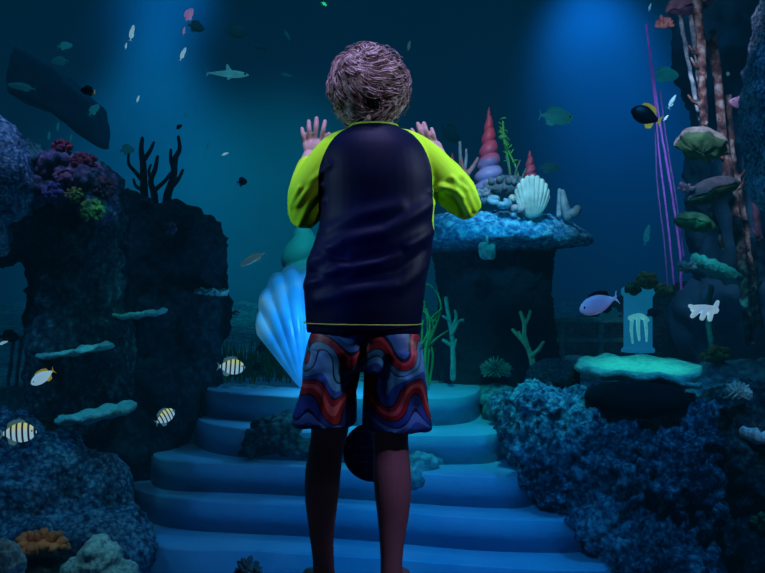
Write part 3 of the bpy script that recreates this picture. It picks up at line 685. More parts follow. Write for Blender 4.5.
# low stone bench behind table coral
bm = bmesh.new(); 
for (a_, b_) in (((-.34,-.06,.16),(.34,.06,.20)),((-.34,-.05,.02),(.34,.05,.05)),((-.30,-.04,-.1),(-.26,.04,.17)),((-.02,-.04,-.1),(.02,.04,.17)),((.26,-.04,-.1),(.30,.04,.17))): box(bm, a_, b_)
bmesh.ops.bevel(bm, geom=bm.edges[:], offset=.006, segments=2, affect='EDGES')
o = obj('stone_balustrade', bm, M['tealbranch'], smooth=False); o.location = P(600, 345, 6.5); tag(o, 'low stone balustrade in the dark beneath the lilac fish', 'balustrade')
# twisted poles at left edge inside arch
for i, (x0, x1, lb) in enumerate(((22,10,'straight pale pole inside the rock arch opening'),(14,2,'pale pole at the very edge inside the rock arch'),(30,20,'reddish pole nearest the pillar inside the arch'))):
    pole([(x0,335,0),((x0+x1)/2,385,0),(x1,432,0)], 5.2, 2.0, M['palewood'] if i < 2 else M['wood'], lb, seed=40+i, nub=False)

# ------------------------------------------------------------------ fish
def stripes_mat(name, base, dark, L_, n=6, w=.32, yel=None):
    m, nt, out = newmat(name); N = nt.nodes; K = nt.links
    b = N.new('ShaderNodeBsdfPrincipled'); K.new(b.outputs[0], out.inputs[0]); b.inputs['Roughness'].default_value = .35
    tc = N.new('ShaderNodeTexCoord'); s = N.new('ShaderNodeSeparateXYZ'); K.new(tc.outputs['Object'], s.inputs[0])
    mu = N.new('ShaderNodeMath'); mu.operation = 'MULTIPLY_ADD'; mu.inputs[1].default_value = n/L_; mu.inputs[2].default_value = 20.3; K.new(s.outputs['X'], mu.inputs[0])
    fr = N.new('ShaderNodeMath'); fr.operation = 'FRACT'; K.new(mu.outputs[0], fr.inputs[0])
    lt = N.new('ShaderNodeMath'); lt.operation = 'LESS_THAN'; lt.inputs[1].default_value = w; K.new(fr.outputs[0], lt.inputs[0])
    mr = N.new('ShaderNodeMapRange'); mr.inputs['From Min'].default_value = 0; mr.inputs['From Max'].default_value = L_*.2; K.new(s.outputs['Z'], mr.inputs['Value'])
    m1 = N.new('ShaderNodeMix'); m1.data_type = 'RGBA'; K.new(mr.outputs[0], m1.inputs[0]); m1.inputs[6].default_value = (*base,1); m1.inputs[7].default_value = (*(yel or base),1)
    m2 = N.new('ShaderNodeMix'); m2.data_type = 'RGBA'; K.new(lt.outputs[0], m2.inputs[0]); K.new(m1.outputs[2], m2.inputs[6]); m2.inputs[7].default_value = (*dark,1)
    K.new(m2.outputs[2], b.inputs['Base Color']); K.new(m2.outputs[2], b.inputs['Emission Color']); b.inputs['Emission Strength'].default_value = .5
    return m
PROF = {'deep': [(0,.02),(.06,.13),(.15,.22),(.3,.29),(.45,.30),(.6,.25),(.75,.15),(.85,.075),(.9,.06)],
        'oval': [(0,.03),(.06,.11),(.15,.18),(.3,.23),(.48,.235),(.62,.19),(.75,.12),(.85,.05),(.9,.04)],
        'slim': [(0,.015),(.08,.07),(.2,.11),(.4,.125),(.6,.10),(.75,.06),(.87,.03),(.92,.025)],
        'shark': [(0,.01),(.1,.055),(.25,.095),(.45,.10),(.65,.07),(.8,.04),(.9,.022),(.95,.018)]}
def fin(name, pts, th, m, parent):
    """flat fin from an outline in the XZ plane"""
    bm = bmesh.new(); a = [bm.verts.new((x, -th, z)) for x, z in pts]; b = [bm.verts.new((x, th, z)) for x, z in pts]
    bm.faces.new(a); bm.faces.new(list(reversed(b)))
    n = len(pts)
    for i in range(n): bm.faces.new((a[i], b[i], b[(i+1)%n], a[(i+1)%n]))
    bmesh.ops.recalc_face_normals(bm, faces=bm.faces)
    return obj(name, bm, m, parent, smooth=False)
def fish(px, py, Y, lpx, kind, label, m, mf=None, ang=0, face='R', yaw=0, name='fish', fork=.5, group=None, small=False, mt=None):
    L_ = lpx*Y/F; mf = mf or m; mt = mt or mf
    root = thing(name, label, 'fish', P(px, py, Y), group)
    root.rotation_euler = (0, -math.radians(ang), math.radians(yaw+(180 if face == 'L' else 0)))
    bm = bmesh.new(); pr = PROF[kind]; rings = []
    pts = [(t, h) for t, h in pr]
    for t, h in pts:
        x = (.5-t)*L_; hh = h*L_; w = hh*(.38 if kind in ('deep','oval') else .75)
        w = max(w, .004*L_)
        rings.append([Vector((x, w*math.cos(2*PI*i/16), hh*math.sin(2*PI*i/16)*(1.0 if math.sin(2*PI*i/16) > 0 else .92))) for i in range(16)])
    ring_loft(bm, rings)
    o = obj('body', bm, m, root); sb = o.modifiers.new('s', 'SUBSURF'); sb.levels = 1; sb.render_levels = 1
    th = .006*L_; xe = (.5-pr[-1][0])*L_; hb = pr[-1][1]*L_
    if kind == 'shark':
        fin('tail_fin', [(xe+.02*L_, hb), (xe-.03*L_, 0), (-.5*L_-.06*L_, .16*L_), (-.5*L_+.01*L_, 0), (-.5*L_-.01*L_, -.09*L_), (xe, -hb)], th, mt, root)
        fin('dorsal_fin', [(.1*L_, .08*L_), (-.02*L_, .24*L_), (-.05*L_, .22*L_), (-.05*L_, .08*L_)], th, mf, root)
        for s in (-1, 1):
            f = fin('pectoral_fin', [(.17*L_, -.03*L_), (.0, -.17*L_), (-.03*L_, -.15*L_), (.05*L_, -.03*L_)], th, mf, root); f.rotation_euler = (s*.9, 0, 0)
    else:
        fin('tail_fin', [(xe+.03*L_, hb), (xe-.02*L_, hb*1.2), (-.5*L_, .17*L_), (-.5*L_+.10*L_*fork, 0), (-.5*L_, -.17*L_), (xe-.02*L_, -hb*1.2), (xe+.03*L_, -hb)], th, mt, root)
        H = max(h for t, h in pr)*L_
        fin('dorsal_fin', [(.26*L_, H*.7), (.18*L_, H*1.15), (.05*L_, H*1.28), (-.12*L_, H*1.22), (-.27*L_, H*.95), (-.30*L_, H*.4), (-.1*L_, H*.7)], th, mf, root)
        fin('anal_fin', [(.0, -H*.75), (-.1*L_, -H*1.15), (-.25*L_, -H*1.0), (-.29*L_, -H*.4), (-.1*L_, -H*.6)], th, mf, root)
        if not small:
            for s in (-1, 1):
                f = fin('pectoral_fin', [(.2*L_, -.02*L_), (.06*L_, .04*L_), (.03*L_, -.04*L_), (.12*L_, -.07*L_)], th*.7, mf, root)
                f.location = (0, s*H*.36, 0); f.rotation_euler = (0, 0, -s*.35)
    if not small:
        for s in (-1, 1):
            bm = bmesh.new(); t = .12 if kind != 'shark' else .1
            hh = np.interp(t, [a for a, _ in pr], [b for _, b in pr])*L_
            ell(bm, (0,0,0), (.028*L_, .012*L_, .028*L_), 2)
            e = obj('eye', bm, M['eye'], root); e.location = ((.5-t)*L_, s*hh*(.33 if kind != 'shark' else .6), hh*.25)
    return root
def stripeL(lpx, Y, nm): return stripes_mat(nm, (.55,.82,.98), (.008,.012,.03), lpx*Y/F, 6.4, .36, (.9,.85,.35))
G1 = 'striped damselfish'
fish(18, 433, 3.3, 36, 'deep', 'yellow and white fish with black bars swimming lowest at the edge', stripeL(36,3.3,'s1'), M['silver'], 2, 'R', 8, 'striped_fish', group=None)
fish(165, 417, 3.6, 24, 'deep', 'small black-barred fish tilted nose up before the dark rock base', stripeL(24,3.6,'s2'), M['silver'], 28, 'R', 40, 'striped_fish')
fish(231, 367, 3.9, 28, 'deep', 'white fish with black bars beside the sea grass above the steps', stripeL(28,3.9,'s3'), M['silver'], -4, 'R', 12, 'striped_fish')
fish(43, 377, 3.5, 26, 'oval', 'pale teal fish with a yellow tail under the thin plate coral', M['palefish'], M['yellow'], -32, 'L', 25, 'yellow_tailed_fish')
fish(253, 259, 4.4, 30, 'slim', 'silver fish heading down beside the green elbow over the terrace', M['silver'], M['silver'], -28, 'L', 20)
fish(228, 74, 6.2, 42, 'shark', 'small pale shark gliding in the upper open water', mat('shark_skin', (.15,.65,.72), (.08,.45,.52), 8, .5, emit=.22), None, -2, 'R', 5, 'shark')  # skin emission in place of light on the shark
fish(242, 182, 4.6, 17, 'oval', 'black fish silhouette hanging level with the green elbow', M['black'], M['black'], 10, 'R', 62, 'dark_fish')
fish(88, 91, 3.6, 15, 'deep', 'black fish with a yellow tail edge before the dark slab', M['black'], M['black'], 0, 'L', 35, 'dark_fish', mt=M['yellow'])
fish(646, 116, 3.8, 34, 'deep', 'black fish with yellow tail crossing the violet beams', M['black'], M['yellow'], 18, 'L', 10, 'dark_fish', fork=.2)
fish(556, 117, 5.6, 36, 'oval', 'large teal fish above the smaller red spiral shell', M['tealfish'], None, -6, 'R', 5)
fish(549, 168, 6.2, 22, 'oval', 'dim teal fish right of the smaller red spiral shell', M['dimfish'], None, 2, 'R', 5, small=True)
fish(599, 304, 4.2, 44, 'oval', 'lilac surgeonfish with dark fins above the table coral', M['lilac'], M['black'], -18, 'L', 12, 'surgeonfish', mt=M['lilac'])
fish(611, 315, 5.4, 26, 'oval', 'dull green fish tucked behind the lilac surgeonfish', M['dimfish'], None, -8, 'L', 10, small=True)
fish(647, 235, 5.2, 22, 'slim', 'slim pale teal fish swimming upright left of the violet beams', M['tealfish'], None, 78, 'R', 0)
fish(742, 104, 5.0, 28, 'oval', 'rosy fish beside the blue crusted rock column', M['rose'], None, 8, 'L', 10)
fish(665, 75, 6.4, 30, 'oval', 'dim teal fish behind the violet beams near the top', M['tealfish'], None, 0, 'R', 10, small=True)
fish(672, 102, 5.2, 16, 'slim', 'tiny pale fish slanting between the violet beams and poles', M['silver'], None, 62, 'R', 0, small=True)
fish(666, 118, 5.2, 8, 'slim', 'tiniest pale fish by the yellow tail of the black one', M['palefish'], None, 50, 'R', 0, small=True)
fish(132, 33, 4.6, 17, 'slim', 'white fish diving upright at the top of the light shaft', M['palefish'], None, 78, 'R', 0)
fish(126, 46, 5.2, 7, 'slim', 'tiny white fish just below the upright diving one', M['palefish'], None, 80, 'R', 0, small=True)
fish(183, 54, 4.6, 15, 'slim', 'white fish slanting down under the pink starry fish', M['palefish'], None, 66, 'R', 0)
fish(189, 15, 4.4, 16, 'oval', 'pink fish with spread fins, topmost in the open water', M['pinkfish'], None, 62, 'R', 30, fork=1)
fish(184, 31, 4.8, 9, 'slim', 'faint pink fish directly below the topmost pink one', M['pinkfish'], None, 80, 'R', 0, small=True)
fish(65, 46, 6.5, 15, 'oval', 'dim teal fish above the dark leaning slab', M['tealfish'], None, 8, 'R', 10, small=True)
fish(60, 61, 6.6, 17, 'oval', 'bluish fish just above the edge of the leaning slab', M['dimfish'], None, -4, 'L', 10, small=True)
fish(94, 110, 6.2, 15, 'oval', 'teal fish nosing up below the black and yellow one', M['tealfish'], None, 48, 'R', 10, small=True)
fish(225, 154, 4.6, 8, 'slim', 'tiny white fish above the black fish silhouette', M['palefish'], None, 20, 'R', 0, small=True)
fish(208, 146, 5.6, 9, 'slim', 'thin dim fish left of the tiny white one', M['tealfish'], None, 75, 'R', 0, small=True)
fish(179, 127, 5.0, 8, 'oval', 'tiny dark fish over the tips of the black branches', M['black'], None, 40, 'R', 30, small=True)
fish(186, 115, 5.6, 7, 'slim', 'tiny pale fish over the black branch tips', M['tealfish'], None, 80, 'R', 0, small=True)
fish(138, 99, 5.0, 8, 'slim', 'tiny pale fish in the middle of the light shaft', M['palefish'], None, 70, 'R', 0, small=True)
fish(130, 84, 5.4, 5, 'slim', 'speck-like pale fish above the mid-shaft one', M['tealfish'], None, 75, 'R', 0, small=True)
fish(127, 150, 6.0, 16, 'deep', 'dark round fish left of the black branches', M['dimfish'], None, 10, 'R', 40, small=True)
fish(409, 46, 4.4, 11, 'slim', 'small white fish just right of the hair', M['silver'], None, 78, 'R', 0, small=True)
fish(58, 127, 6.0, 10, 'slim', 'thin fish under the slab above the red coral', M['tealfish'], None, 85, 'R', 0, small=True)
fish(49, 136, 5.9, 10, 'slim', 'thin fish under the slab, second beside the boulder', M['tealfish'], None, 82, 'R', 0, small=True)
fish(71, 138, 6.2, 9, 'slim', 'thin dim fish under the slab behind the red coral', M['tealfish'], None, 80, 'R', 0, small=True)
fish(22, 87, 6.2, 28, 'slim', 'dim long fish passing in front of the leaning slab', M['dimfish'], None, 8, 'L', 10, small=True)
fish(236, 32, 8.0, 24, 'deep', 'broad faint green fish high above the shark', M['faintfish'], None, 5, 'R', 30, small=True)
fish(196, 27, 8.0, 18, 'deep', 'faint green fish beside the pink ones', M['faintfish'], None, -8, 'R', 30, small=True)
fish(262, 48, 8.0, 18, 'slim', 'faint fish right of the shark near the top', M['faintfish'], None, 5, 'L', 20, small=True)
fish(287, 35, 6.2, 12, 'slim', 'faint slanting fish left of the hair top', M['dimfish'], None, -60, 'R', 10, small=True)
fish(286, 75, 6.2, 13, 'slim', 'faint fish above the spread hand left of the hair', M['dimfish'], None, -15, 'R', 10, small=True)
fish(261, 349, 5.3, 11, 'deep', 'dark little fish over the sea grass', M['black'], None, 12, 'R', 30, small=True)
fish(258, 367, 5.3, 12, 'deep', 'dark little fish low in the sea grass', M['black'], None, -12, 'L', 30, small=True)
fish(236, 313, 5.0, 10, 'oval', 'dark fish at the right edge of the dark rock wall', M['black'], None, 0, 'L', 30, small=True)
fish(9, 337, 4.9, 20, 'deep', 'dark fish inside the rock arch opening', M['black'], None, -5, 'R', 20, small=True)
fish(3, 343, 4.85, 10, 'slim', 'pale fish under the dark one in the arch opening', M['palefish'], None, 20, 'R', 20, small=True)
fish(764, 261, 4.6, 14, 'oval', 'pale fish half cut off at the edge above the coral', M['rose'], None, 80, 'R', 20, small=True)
fish(650, 7, 5.2, 9, 'slim', 'tiny pale fish above the top of the violet beams', M['silver'], None, 70, 'R', 20, small=True)
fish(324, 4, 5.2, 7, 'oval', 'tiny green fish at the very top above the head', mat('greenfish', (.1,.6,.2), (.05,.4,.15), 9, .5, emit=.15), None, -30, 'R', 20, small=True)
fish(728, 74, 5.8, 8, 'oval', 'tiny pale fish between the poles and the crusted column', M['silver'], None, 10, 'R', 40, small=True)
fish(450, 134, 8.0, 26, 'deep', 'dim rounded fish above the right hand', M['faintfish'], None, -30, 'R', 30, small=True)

# ------------------------------------------------------------------ the boy
boy = thing('person', 'child in navy and lime top and patterned shorts, both palms on the glass', 'person', (-.03, 2.0, 0))
O = Vector(boy.location)
KB = 2.0/F
def B(px, py, y=2.0): return P(px, py, y)
def rect(px, py, y, hw, dep, n=28, p=2.2):
    c = P(px, py, y); return sec((c.x, c.y, c.z), hw*y/F, dep, n, p)
skin = mat('skin', (.62,.42,.38), (.56,.36,.33), 8, .55, .08, 120)
bm = bmesh.new()
# torso
ring_loft(bm, [rect(364,352,2.0,46,.085), rect(364,330,2.0,50,.088), rect(366,290,2.0,46,.08), rect(372,230,2.0,48,.08), rect(376,180,2.0,52,.085), rect(376,150,2.0,48,.075), rect(375,136,2.01,34,.06), rect(374,128,2.015,20,.045)])
tube(bm, [B(374,140,2.01), B(373,126,2.02), B(372,110,2.03)], [.045,.036,.038], 20)
# head
hc = P(369, 89.5, 2.03)
ell(bm, hc, (.071,.088,.080), 4); ell(bm, hc+Vector((0,.03,-.045)), (.052,.058,.050), 3); ell(bm, hc+Vector((0,.062,-.072)), (.026,.022,.018), 3)
ell(bm, hc+Vector((0,.094,-.022)), (.010,.014,.014), 2); ell(bm, hc+Vector((0,.088,-.008)), (.007,.010,.018), 2)
ell(bm, hc+Vector((0,.084,-.050)), (.020,.008,.005), 2); ell(bm, hc+Vector((0,.083,-.058)), (.017,.008,.005), 2)
ell(bm, hc+Vector((0,.076,.018)), (.045,.012,.008), 2)
for s in (-1, 1):
    ell(bm, hc+Vector((s*.073,.0,-.022)), (.008,.016,.026), 3, Euler((0,0,s*-.4)).to_quaternion())
    ell(bm, hc+Vector((s*.035,.066,-.03)), (.018,.016,.018), 2)
# arms
LW = P(307,163,2.195); RW = P(440,160,2.195)
stube(bm, [B(345,146,2.0), B(325,180,2.01), B(304,209,2.03)], [.034,.030,.026], 16)
stube(bm, [B(304,209,2.03), P(303,188,2.12), LW], [.027,.025,.018], 16)
stube(bm, [B(410,146,2.0), B(440,178,2.01), B(466,203,2.03)], [.034,.030,.026], 16)
stube(bm, [B(466,203,2.03), P(452,183,2.12), RW], [.027,.025,.018], 16)
# hands
def hand(wr, palm, fingers, thumb):
    YH = 2.223
    c = [P(x, y, YH) for x, y in palm]
    stube(bm, [wr, (wr+c[0])/2, c[0]], [.017,.018,.016], 14)
    # palm: fan of overlapping rounded bars from wrist to each knuckle
    for (kx, ky, m1x, m1y, tx, ty, r) in fingers:
        kn = P(kx, ky, YH)
        stube(bm, [c[0]+Vector((0,-.002,0)), (c[0]+kn)/2+Vector((0,-.003,0)), kn], [.0115,.0100,.0058], 12)
        md = P(m1x, m1y, YH-.004); tp = P(tx, ty, YH+.004)
        k1 = kn.lerp(md, .5)+Vector((0,-.002,0))
        r *= .90; stube(bm, [kn, md, md.lerp(tp,.55), tp], [r*.84, r*1.0, r*.98, r*.84], 12, 3)
    ell(bm, (c[0]+c[1])/2+Vector((0,-.001,0)), (.019,.0105,.019), 3)
    stube(bm, [P(x, y, YH-.002) for x, y in thumb], [.0105,.0095,.0082,.0070], 12)
hand(LW, [(310,155),(314,144)],
     [(304.5,143,303.2,135.5,302,128.3,.0062),(309.2,140.5,309,130,308.8,121.3,.0070),(315.2,139.5,316,128,316.6,118.3,.0073),(321,141,323.3,130,325,121.3,.0069)],
     [(315,154),(322,147),(326.5,140.5),(329,134.5)])
hand(RW, [(438,152),(432,144)],
     [(419.5,146,415,137,411.8,129.5,.0066),(424.5,142.5,420.5,132,417.8,123.6,.0071),(430,141.5,426.3,131.5,423.8,123.2,.0071),(435.8,143.5,433.6,135.5,431.6,128.6,.0063)],
     [(433,156),(426,153),(420,150.5),(415.5,148)])
# legs
def dense(rows, sub=5):
    A = [np.array(r, float) for r in rows]; o = []
    for i in range(len(A)-1):
        p0, p1, p2, p3 = A[max(i-1,0)], A[i], A[i+1], A[min(i+2,len(A)-1)]
        for q in range(sub):
            t = q/sub; o.append(.5*((2*p1)+(-p0+p2)*t+(2*p0-5*p1+4*p2-p3)*t*t+(-p0+3*p1-3*p2+p3)*t**3))
    o.append(A[-1]); return [tuple(float(v) for v in r) for r in o]
def leg(rows, y0=2.0):
    rows = dense(rows)
    ring_loft(bm, [rect(x, y, Y, hw, d, 24, 2.0) for x, y, Y, hw, d in rows])
leg([(338,345,2.0,26,.075),(334,380,2.0,25,.07),(331,410,2.0,21,.058),(329.5,432,2.0,18.5,.048),(326,450,1.995,17.5,.045),(323,472,1.985,17.8,.047),(321.8,495,1.985,17,.046),(321.5,518,1.99,14.2,.038),(322,540,1.995,11.8,.031),(323.5,562,2.0,10.6,.029),(324,580,2.0,11.5,.032),(323,594,2.01,11.5,.034)])
leg([(392,345,2.0,26,.075),(392,380,2.0,25,.07),(391,410,2.0,21,.058),(390,432,2.0,18.5,.048),(391,450,1.995,17.8,.045),(392,472,1.985,19,.047),(393,495,1.985,18.2,.046),(393,518,1.99,15.4,.038),(392,540,1.995,12.6,.031),(391.5,562,2.0,11,.029),(392,580,2.0,11.6,.032),(392,594,2.01,11.5,.034)])
for x0, dx in ((P(323,590,2.0).x, -.045), (P(392,590,2.0).x, .03)):
    stube(bm, [(x0,1.985,.026), (x0+dx*.35,2.06,.034), (x0+dx*.8,2.12,.024)], [.024,.028,.024], 14)
    for q in range(5):
        s = -1 if dx < 0 else 1
        bx = x0+dx+s*(-.020+q*.0115); ln = .172-(q**1.5)*.0055
        stube(bm, [(bx*.6+(x0+dx*.8)*.4,2.10,.018), (bx,1.985+ln-.02,.013), (bx,1.985+ln,.010)], [.012,.0085 if q else .010,.0078 if q else .0095], 10)
body = remeshed('body', bm, .0025, skin, boy, None, 2, origin=None); body.location = -O
for s in (-1, 1):
    bm = bmesh.new(); ell(bm, (0,0,0), (.0105,.0105,.0105), 3)
    e = obj('eye', bm, M['glaze'], boy); e.location = hc+Vector((s*.028,.0745,-.004))-O
    bm = bmesh.new(); ell(bm, (0,0,0), (.0055,.003,.0055), 3); i_ = obj('iris', bm, mat('iris%d' % (s+1), (.12,.07,.04), (.06,.04,.02), 60, .2), e); i_.location = (0,.0085,0)

# shirt -------------------------------------------------------------
def seg_d(px, pz, a, b):
    a = np.array(a); b = np.array(b); d = b-a; L2 = (d**2).sum()
    t = np.clip(((px-a[0])*d[0]+(pz-a[1])*d[1])/L2, 0, 1)
    return np.hypot(px-(a[0]+t*d[0]), pz-(a[1]+t*d[1])), t
def folds(lines, base_noise=.004, sc=9, back=True):
    def f(co, nn):
        Y = co[:,1]; px = CX+co[:,0]*F/Y; py = CY-(co[:,2]-CZ)*F/Y
        d = np.zeros(len(co))
        for (pl, w, A) in lines:
            best = np.full(len(co), 1e9)
            for a, b in zip(pl[:-1], pl[1:]):
                q, _ = seg_d(px, py, a, b); best = np.minimum(best, q)
            d += A*np.exp(-(best/w)**2)
        if back: d *= np.clip(.25-nn[:,1]*1.2, 0, 1)
        for i, c in enumerate(co): d[i] += base_noise*noise.noise(Vector(c)*sc)
        return co+nn*d[:,None]
    return f
bm = bmesh.new()
rows = [(363,333,57,.106),(363,322,57.5,.108),(364,305,59,.108),(365,288,60.5,.107),(367,272,61,.105),(370,258,61,.104),(373,244,59,.102),(376,228,57,.100),(377.5,212,56.3,.099),(378,195,56,.100),(378,178,56,.100),(377,162,54,.096),(376,150,51,.09),(375,141,46,.08),(374.5,134,38,.068),(374,129,27,.056),(374,125,22,.05)]
ring_loft(bm, [rect(x, y, 2.0, hw, d*1.06, 40, 2.12) for x, y, hw, d in dense(rows)])
stube(bm, [B(352,142,2.0), B(337,150,2.0), B(322,170,2.0), B(307,192,2.01), B(304,213,2.03)], [.034,.038,.042,.042,.036], 20, 5)
stube(bm, [B(306,212,2.03), P(303,196,2.08), P(304,178,2.14), P(306.5,164,2.18)], [.038,.037,.030,.021], 20, 5)
stube(bm, [B(398,142,2.0), B(414,150,2.0), B(430,165,2.0), B(449,187,2.01), B(465,204,2.03)], [.034,.039,.043,.044,.036], 20, 5)
stube(bm, [B(464,202,2.03), P(459,190,2.08), P(450,174,2.14), P(442,163,2.18)], [.037,.037,.030,.021], 20, 5)
ln = [([(312,262),(345,240),(385,232),(428,205)], 7, .010), ([(308,285),(340,268),(380,262),(430,232)], 6, .009), ([(318,300),(350,292),(400,285),(424,268)], 7, .007), ([(330,230),(360,215),(400,206)], 7, .006),
      ([(322,252),(350,262),(400,250)], 5, -.007), ([(310,274),(350,282),(400,270),(425,250)], 4, -.005),
      # sleeves
      ([(331,165),(312,182),(296,205)], 3, .006), ([(322,185),(310,200),(300,224)], 3, .006), ([(324,200),(316,212),(310,228)], 2.5, .006), ([(318,178),(303,190),(290,212)], 2.6, -.0035), ([(323,193),(312,206),(305,228)], 2.6, -.0035),
      ([(300,188),(294,200),(289,214)], 2.2, .005),
      ([(430,192),(444,186),(462,196)], 3, .006), ([(440,185),(456,190),(468,212)], 2.6, .007), ([(452,178),(466,190),(474,210)], 2.6, .007), ([(462,176),(475,192),(480,208)], 2.4, .006),
      ([(446,186),(458,198),(464,214)], 2.6, -.004), ([(458,182),(469,198),(474,213)], 2.6, -.004), ([(437,194),(450,206),(458,217)], 2.6, -.0035), ([(430,200),(445,210),(460,216)], 2.5, .005)]
shirt = remeshed('shirt', bm, .0042, None, boy, folds(ln), 3); shirt.location = -O
m, nt, out = newmat('raglan_fabric'); N = nt.nodes; L = nt.links
b = N.new('ShaderNodeBsdfPrincipled'); L.new(b.outputs[0], out.inputs[0])
tc = N.new('ShaderNodeTexCoord'); s = N.new('ShaderNodeSeparateXYZ'); L.new(tc.outputs['Object'], s.inputs[0])
cxs = N.new('ShaderNodeMath'); cxs.operation = 'SUBTRACT'; cxs.inputs[1].default_value = (375.5-CX)*KB; L.new(s.outputs['X'], cxs.inputs[0])
ab = N.new('ShaderNodeMath'); ab.operation = 'ABSOLUTE'; L.new(cxs.outputs[0], ab.inputs[0])
zz = lambda py: CZ-(py-CY)*KB
zlo, zhi = zz(250), zz(120)
mr = N.new('ShaderNodeMapRange'); mr.inputs['From Min'].default_value = zlo; mr.inputs['From Max'].default_value = zhi; L.new(s.outputs['Z'], mr.inputs['Value'])
fc = N.new('ShaderNodeFloatCurve'); cu = fc.mapping.curves[0]
prof = [(250,75),(240,72),(232,58.5),(205,56.5),(185,56),(172,55),(160,51.5),(150,47),(142,41.5),(135,34.5),(130,27.5),(127,22),(120,10)]
pts = [((zz(py)-zlo)/(zhi-zlo), hw*KB/.2) for py, hw in prof]
cu.points[0].location = pts[0]; cu.points[1].location = pts[-1]
for p in pts[1:-1]: cu.points.new(*p)
fc.mapping.update(); L.new(mr.outputs[0], fc.inputs['Value'])
sc_ = N.new('ShaderNodeMath'); sc_.operation = 'MULTIPLY'; sc_.inputs[1].default_value = .2; L.new(fc.outputs[0], sc_.inputs[0])
gt = N.new('ShaderNodeMath'); gt.operation = 'GREATER_THAN'; L.new(ab.outputs[0], gt.inputs[0]); L.new(sc_.outputs[0], gt.inputs[1])
mc = N.new('ShaderNodeMix'); mc.data_type = 'RGBA'; L.new(gt.outputs[0], mc.inputs[0]); mc.inputs[6].default_value = (.0012,.004,.026,1); mc.inputs[7].default_value = (.46,.92,.03,1)
L.new(mc.outputs[2], b.inputs['Base Color']); b.inputs['Roughness'].default_value = .55; b.inputs['Sheen Weight'].default_value = .0
b.inputs['Specular IOR Level'].default_value = .10
tw = N.new('ShaderNodeTexNoise'); tw.inputs['Scale'].default_value = 300; L.new(tc.outputs['Object'], tw.inputs['Vector'])
bp = N.new('ShaderNodeBump'); bp.inputs['Strength'].default_value = .1; bp.inputs['Distance'].default_value = .002; L.new(tw.outputs['Fac'], bp.inputs['Height']); L.new(bp.outputs[0], b.inputs['Normal'])
shirt.data.materials.append(m)
lime = mat('lime_trim', (.45,.8,.06), (.36,.7,.04), 30, .6)
def loop_trim(name, px, py, hw, dep, r, m, Y=2.0, tilt=0):
    bm = bmesh.new(); pts = rect(px, py, Y, hw, dep, 64, 2.5); pts = [p+Vector((0,0,tilt*(p.x-pts[0].x))) for p in pts]
    n = len(pts); rings = []
    for i, p in enumerate(pts):
        d = (pts[(i+1)%n]-pts[i-1]).normalized(); x = d.cross(Vector((0,0,1))).normalized()
        rings.append([p+x*math.cos(a)*r+Vector((0,0,1))*math.sin(a)*r for a in [2*PI*k/8 for k in range(8)]])
    rings.append(rings[0]); ring_loft(bm, rings, False); bmesh.ops.remove_doubles(bm, verts=bm.verts, dist=1e-6)
    o = obj(name, bm, m, boy); o.location = -O; return o
tag(loop_trim('hem_trim', 363, 323.5, 58.6, .1178, .0013, mat('hem_green', (.4,.5,.1), (.3,.4,.08), 30, .6), tilt=-.012), 'thin green seam line')
tag(loop_trim('collar', 374, 127, 23.5, .054, .0024, lime, 2.0, 0), 'lime neckband')
# shorts ------------------------------------------------------------
bm = bmesh.new()
ring_loft(bm, [rect(x, y, 2.0, hw, d, 36, 2.6) for x, y, hw, d in ((364,322,50,.088),(364,335,54.5,.099),(364.5,350,58.5,.103),(364.5,362,60,.10),(365,370,60,.09))])
ring_loft(bm, [rect(x, y, 2.0, hw, d, 32, 2.5) for x, y, hw, d in ((334,350,27,.095),(330.5,365,27.5,.098),(329.5,380,27,.096),(328,398,29,.095),(325.5,413,31,.097),(324.5,422.5,31.5,.098))])
ring_loft(bm, [rect(x, y, 2.0, hw, d, 32, 2.5) for x, y, hw, d in ((393,350,29,.095),(394,365,31,.098),(394.5,380,31.5,.096),(395,400,32.5,.095),(396.5,415,33.5,.097),(397,426,34,.098))])
fl = [([(312,345),(308,380),(300,425)], 6, .006), ([(345,360),(342,400),(340,428)], 5, -.005), ([(385,360),(388,400),(390,430)], 5, -.005), ([(415,345),(420,385),(427,428)], 6, .006), ([(364,335),(360,372)], 5, -.010), ([(325,380),(320,425)], 5, .006), ([(405,380),(408,428)], 6, .006), ([(372,372),(374,428)], 4, .005)]
sh = remeshed('shorts', bm, .0042, None, boy, folds(fl, .005, 12), 2); sh.location = -O
m, nt, out = newmat('wave_print'); N = nt.nodes; L = nt.links
b = N.new('ShaderNodeBsdfPrincipled'); L.new(b.outputs[0], out.inputs[0]); b.inputs['Roughness'].default_value = .5
tc = N.new('ShaderNodeTexCoord'); s = N.new('ShaderNodeSeparateXYZ'); L.new(tc.outputs['Object'], s.inputs[0])
def mth(op, a=None, b_=None, c=None):
    n = N.new('ShaderNodeMath'); n.operation = op
    for i, q in enumerate((a, b_, c)):
        if q is None: continue
        if hasattr(q, 'is_output'): L.new(q, n.inputs[i])
        else: n.inputs[i].default_value = q
    return n.outputs[0]
xx = mth('ADD', s.outputs['X'], mth('MULTIPLY', s.outputs['Y'], .35))
u = mth('MULTIPLY', xx, 2*PI/.115)
v = mth('MULTIPLY', s.outputs['Z'], 2*PI/.215)
w1 = mth('MULTIPLY', mth('SINE', mth('ADD', u, 1.2)), .60)
w2 = mth('MULTIPLY', mth('SINE', mth('ADD', mth('MULTIPLY', v, 2.0), mth('MULTIPLY', u, .5))), .28)
w3 = mth('MULTIPLY', mth('MULTIPLY', mth('SINE', mth('ADD', mth('MULTIPLY', u, 1.0), 2.8)), mth('SINE', mth('ADD', v, .8))), .75)
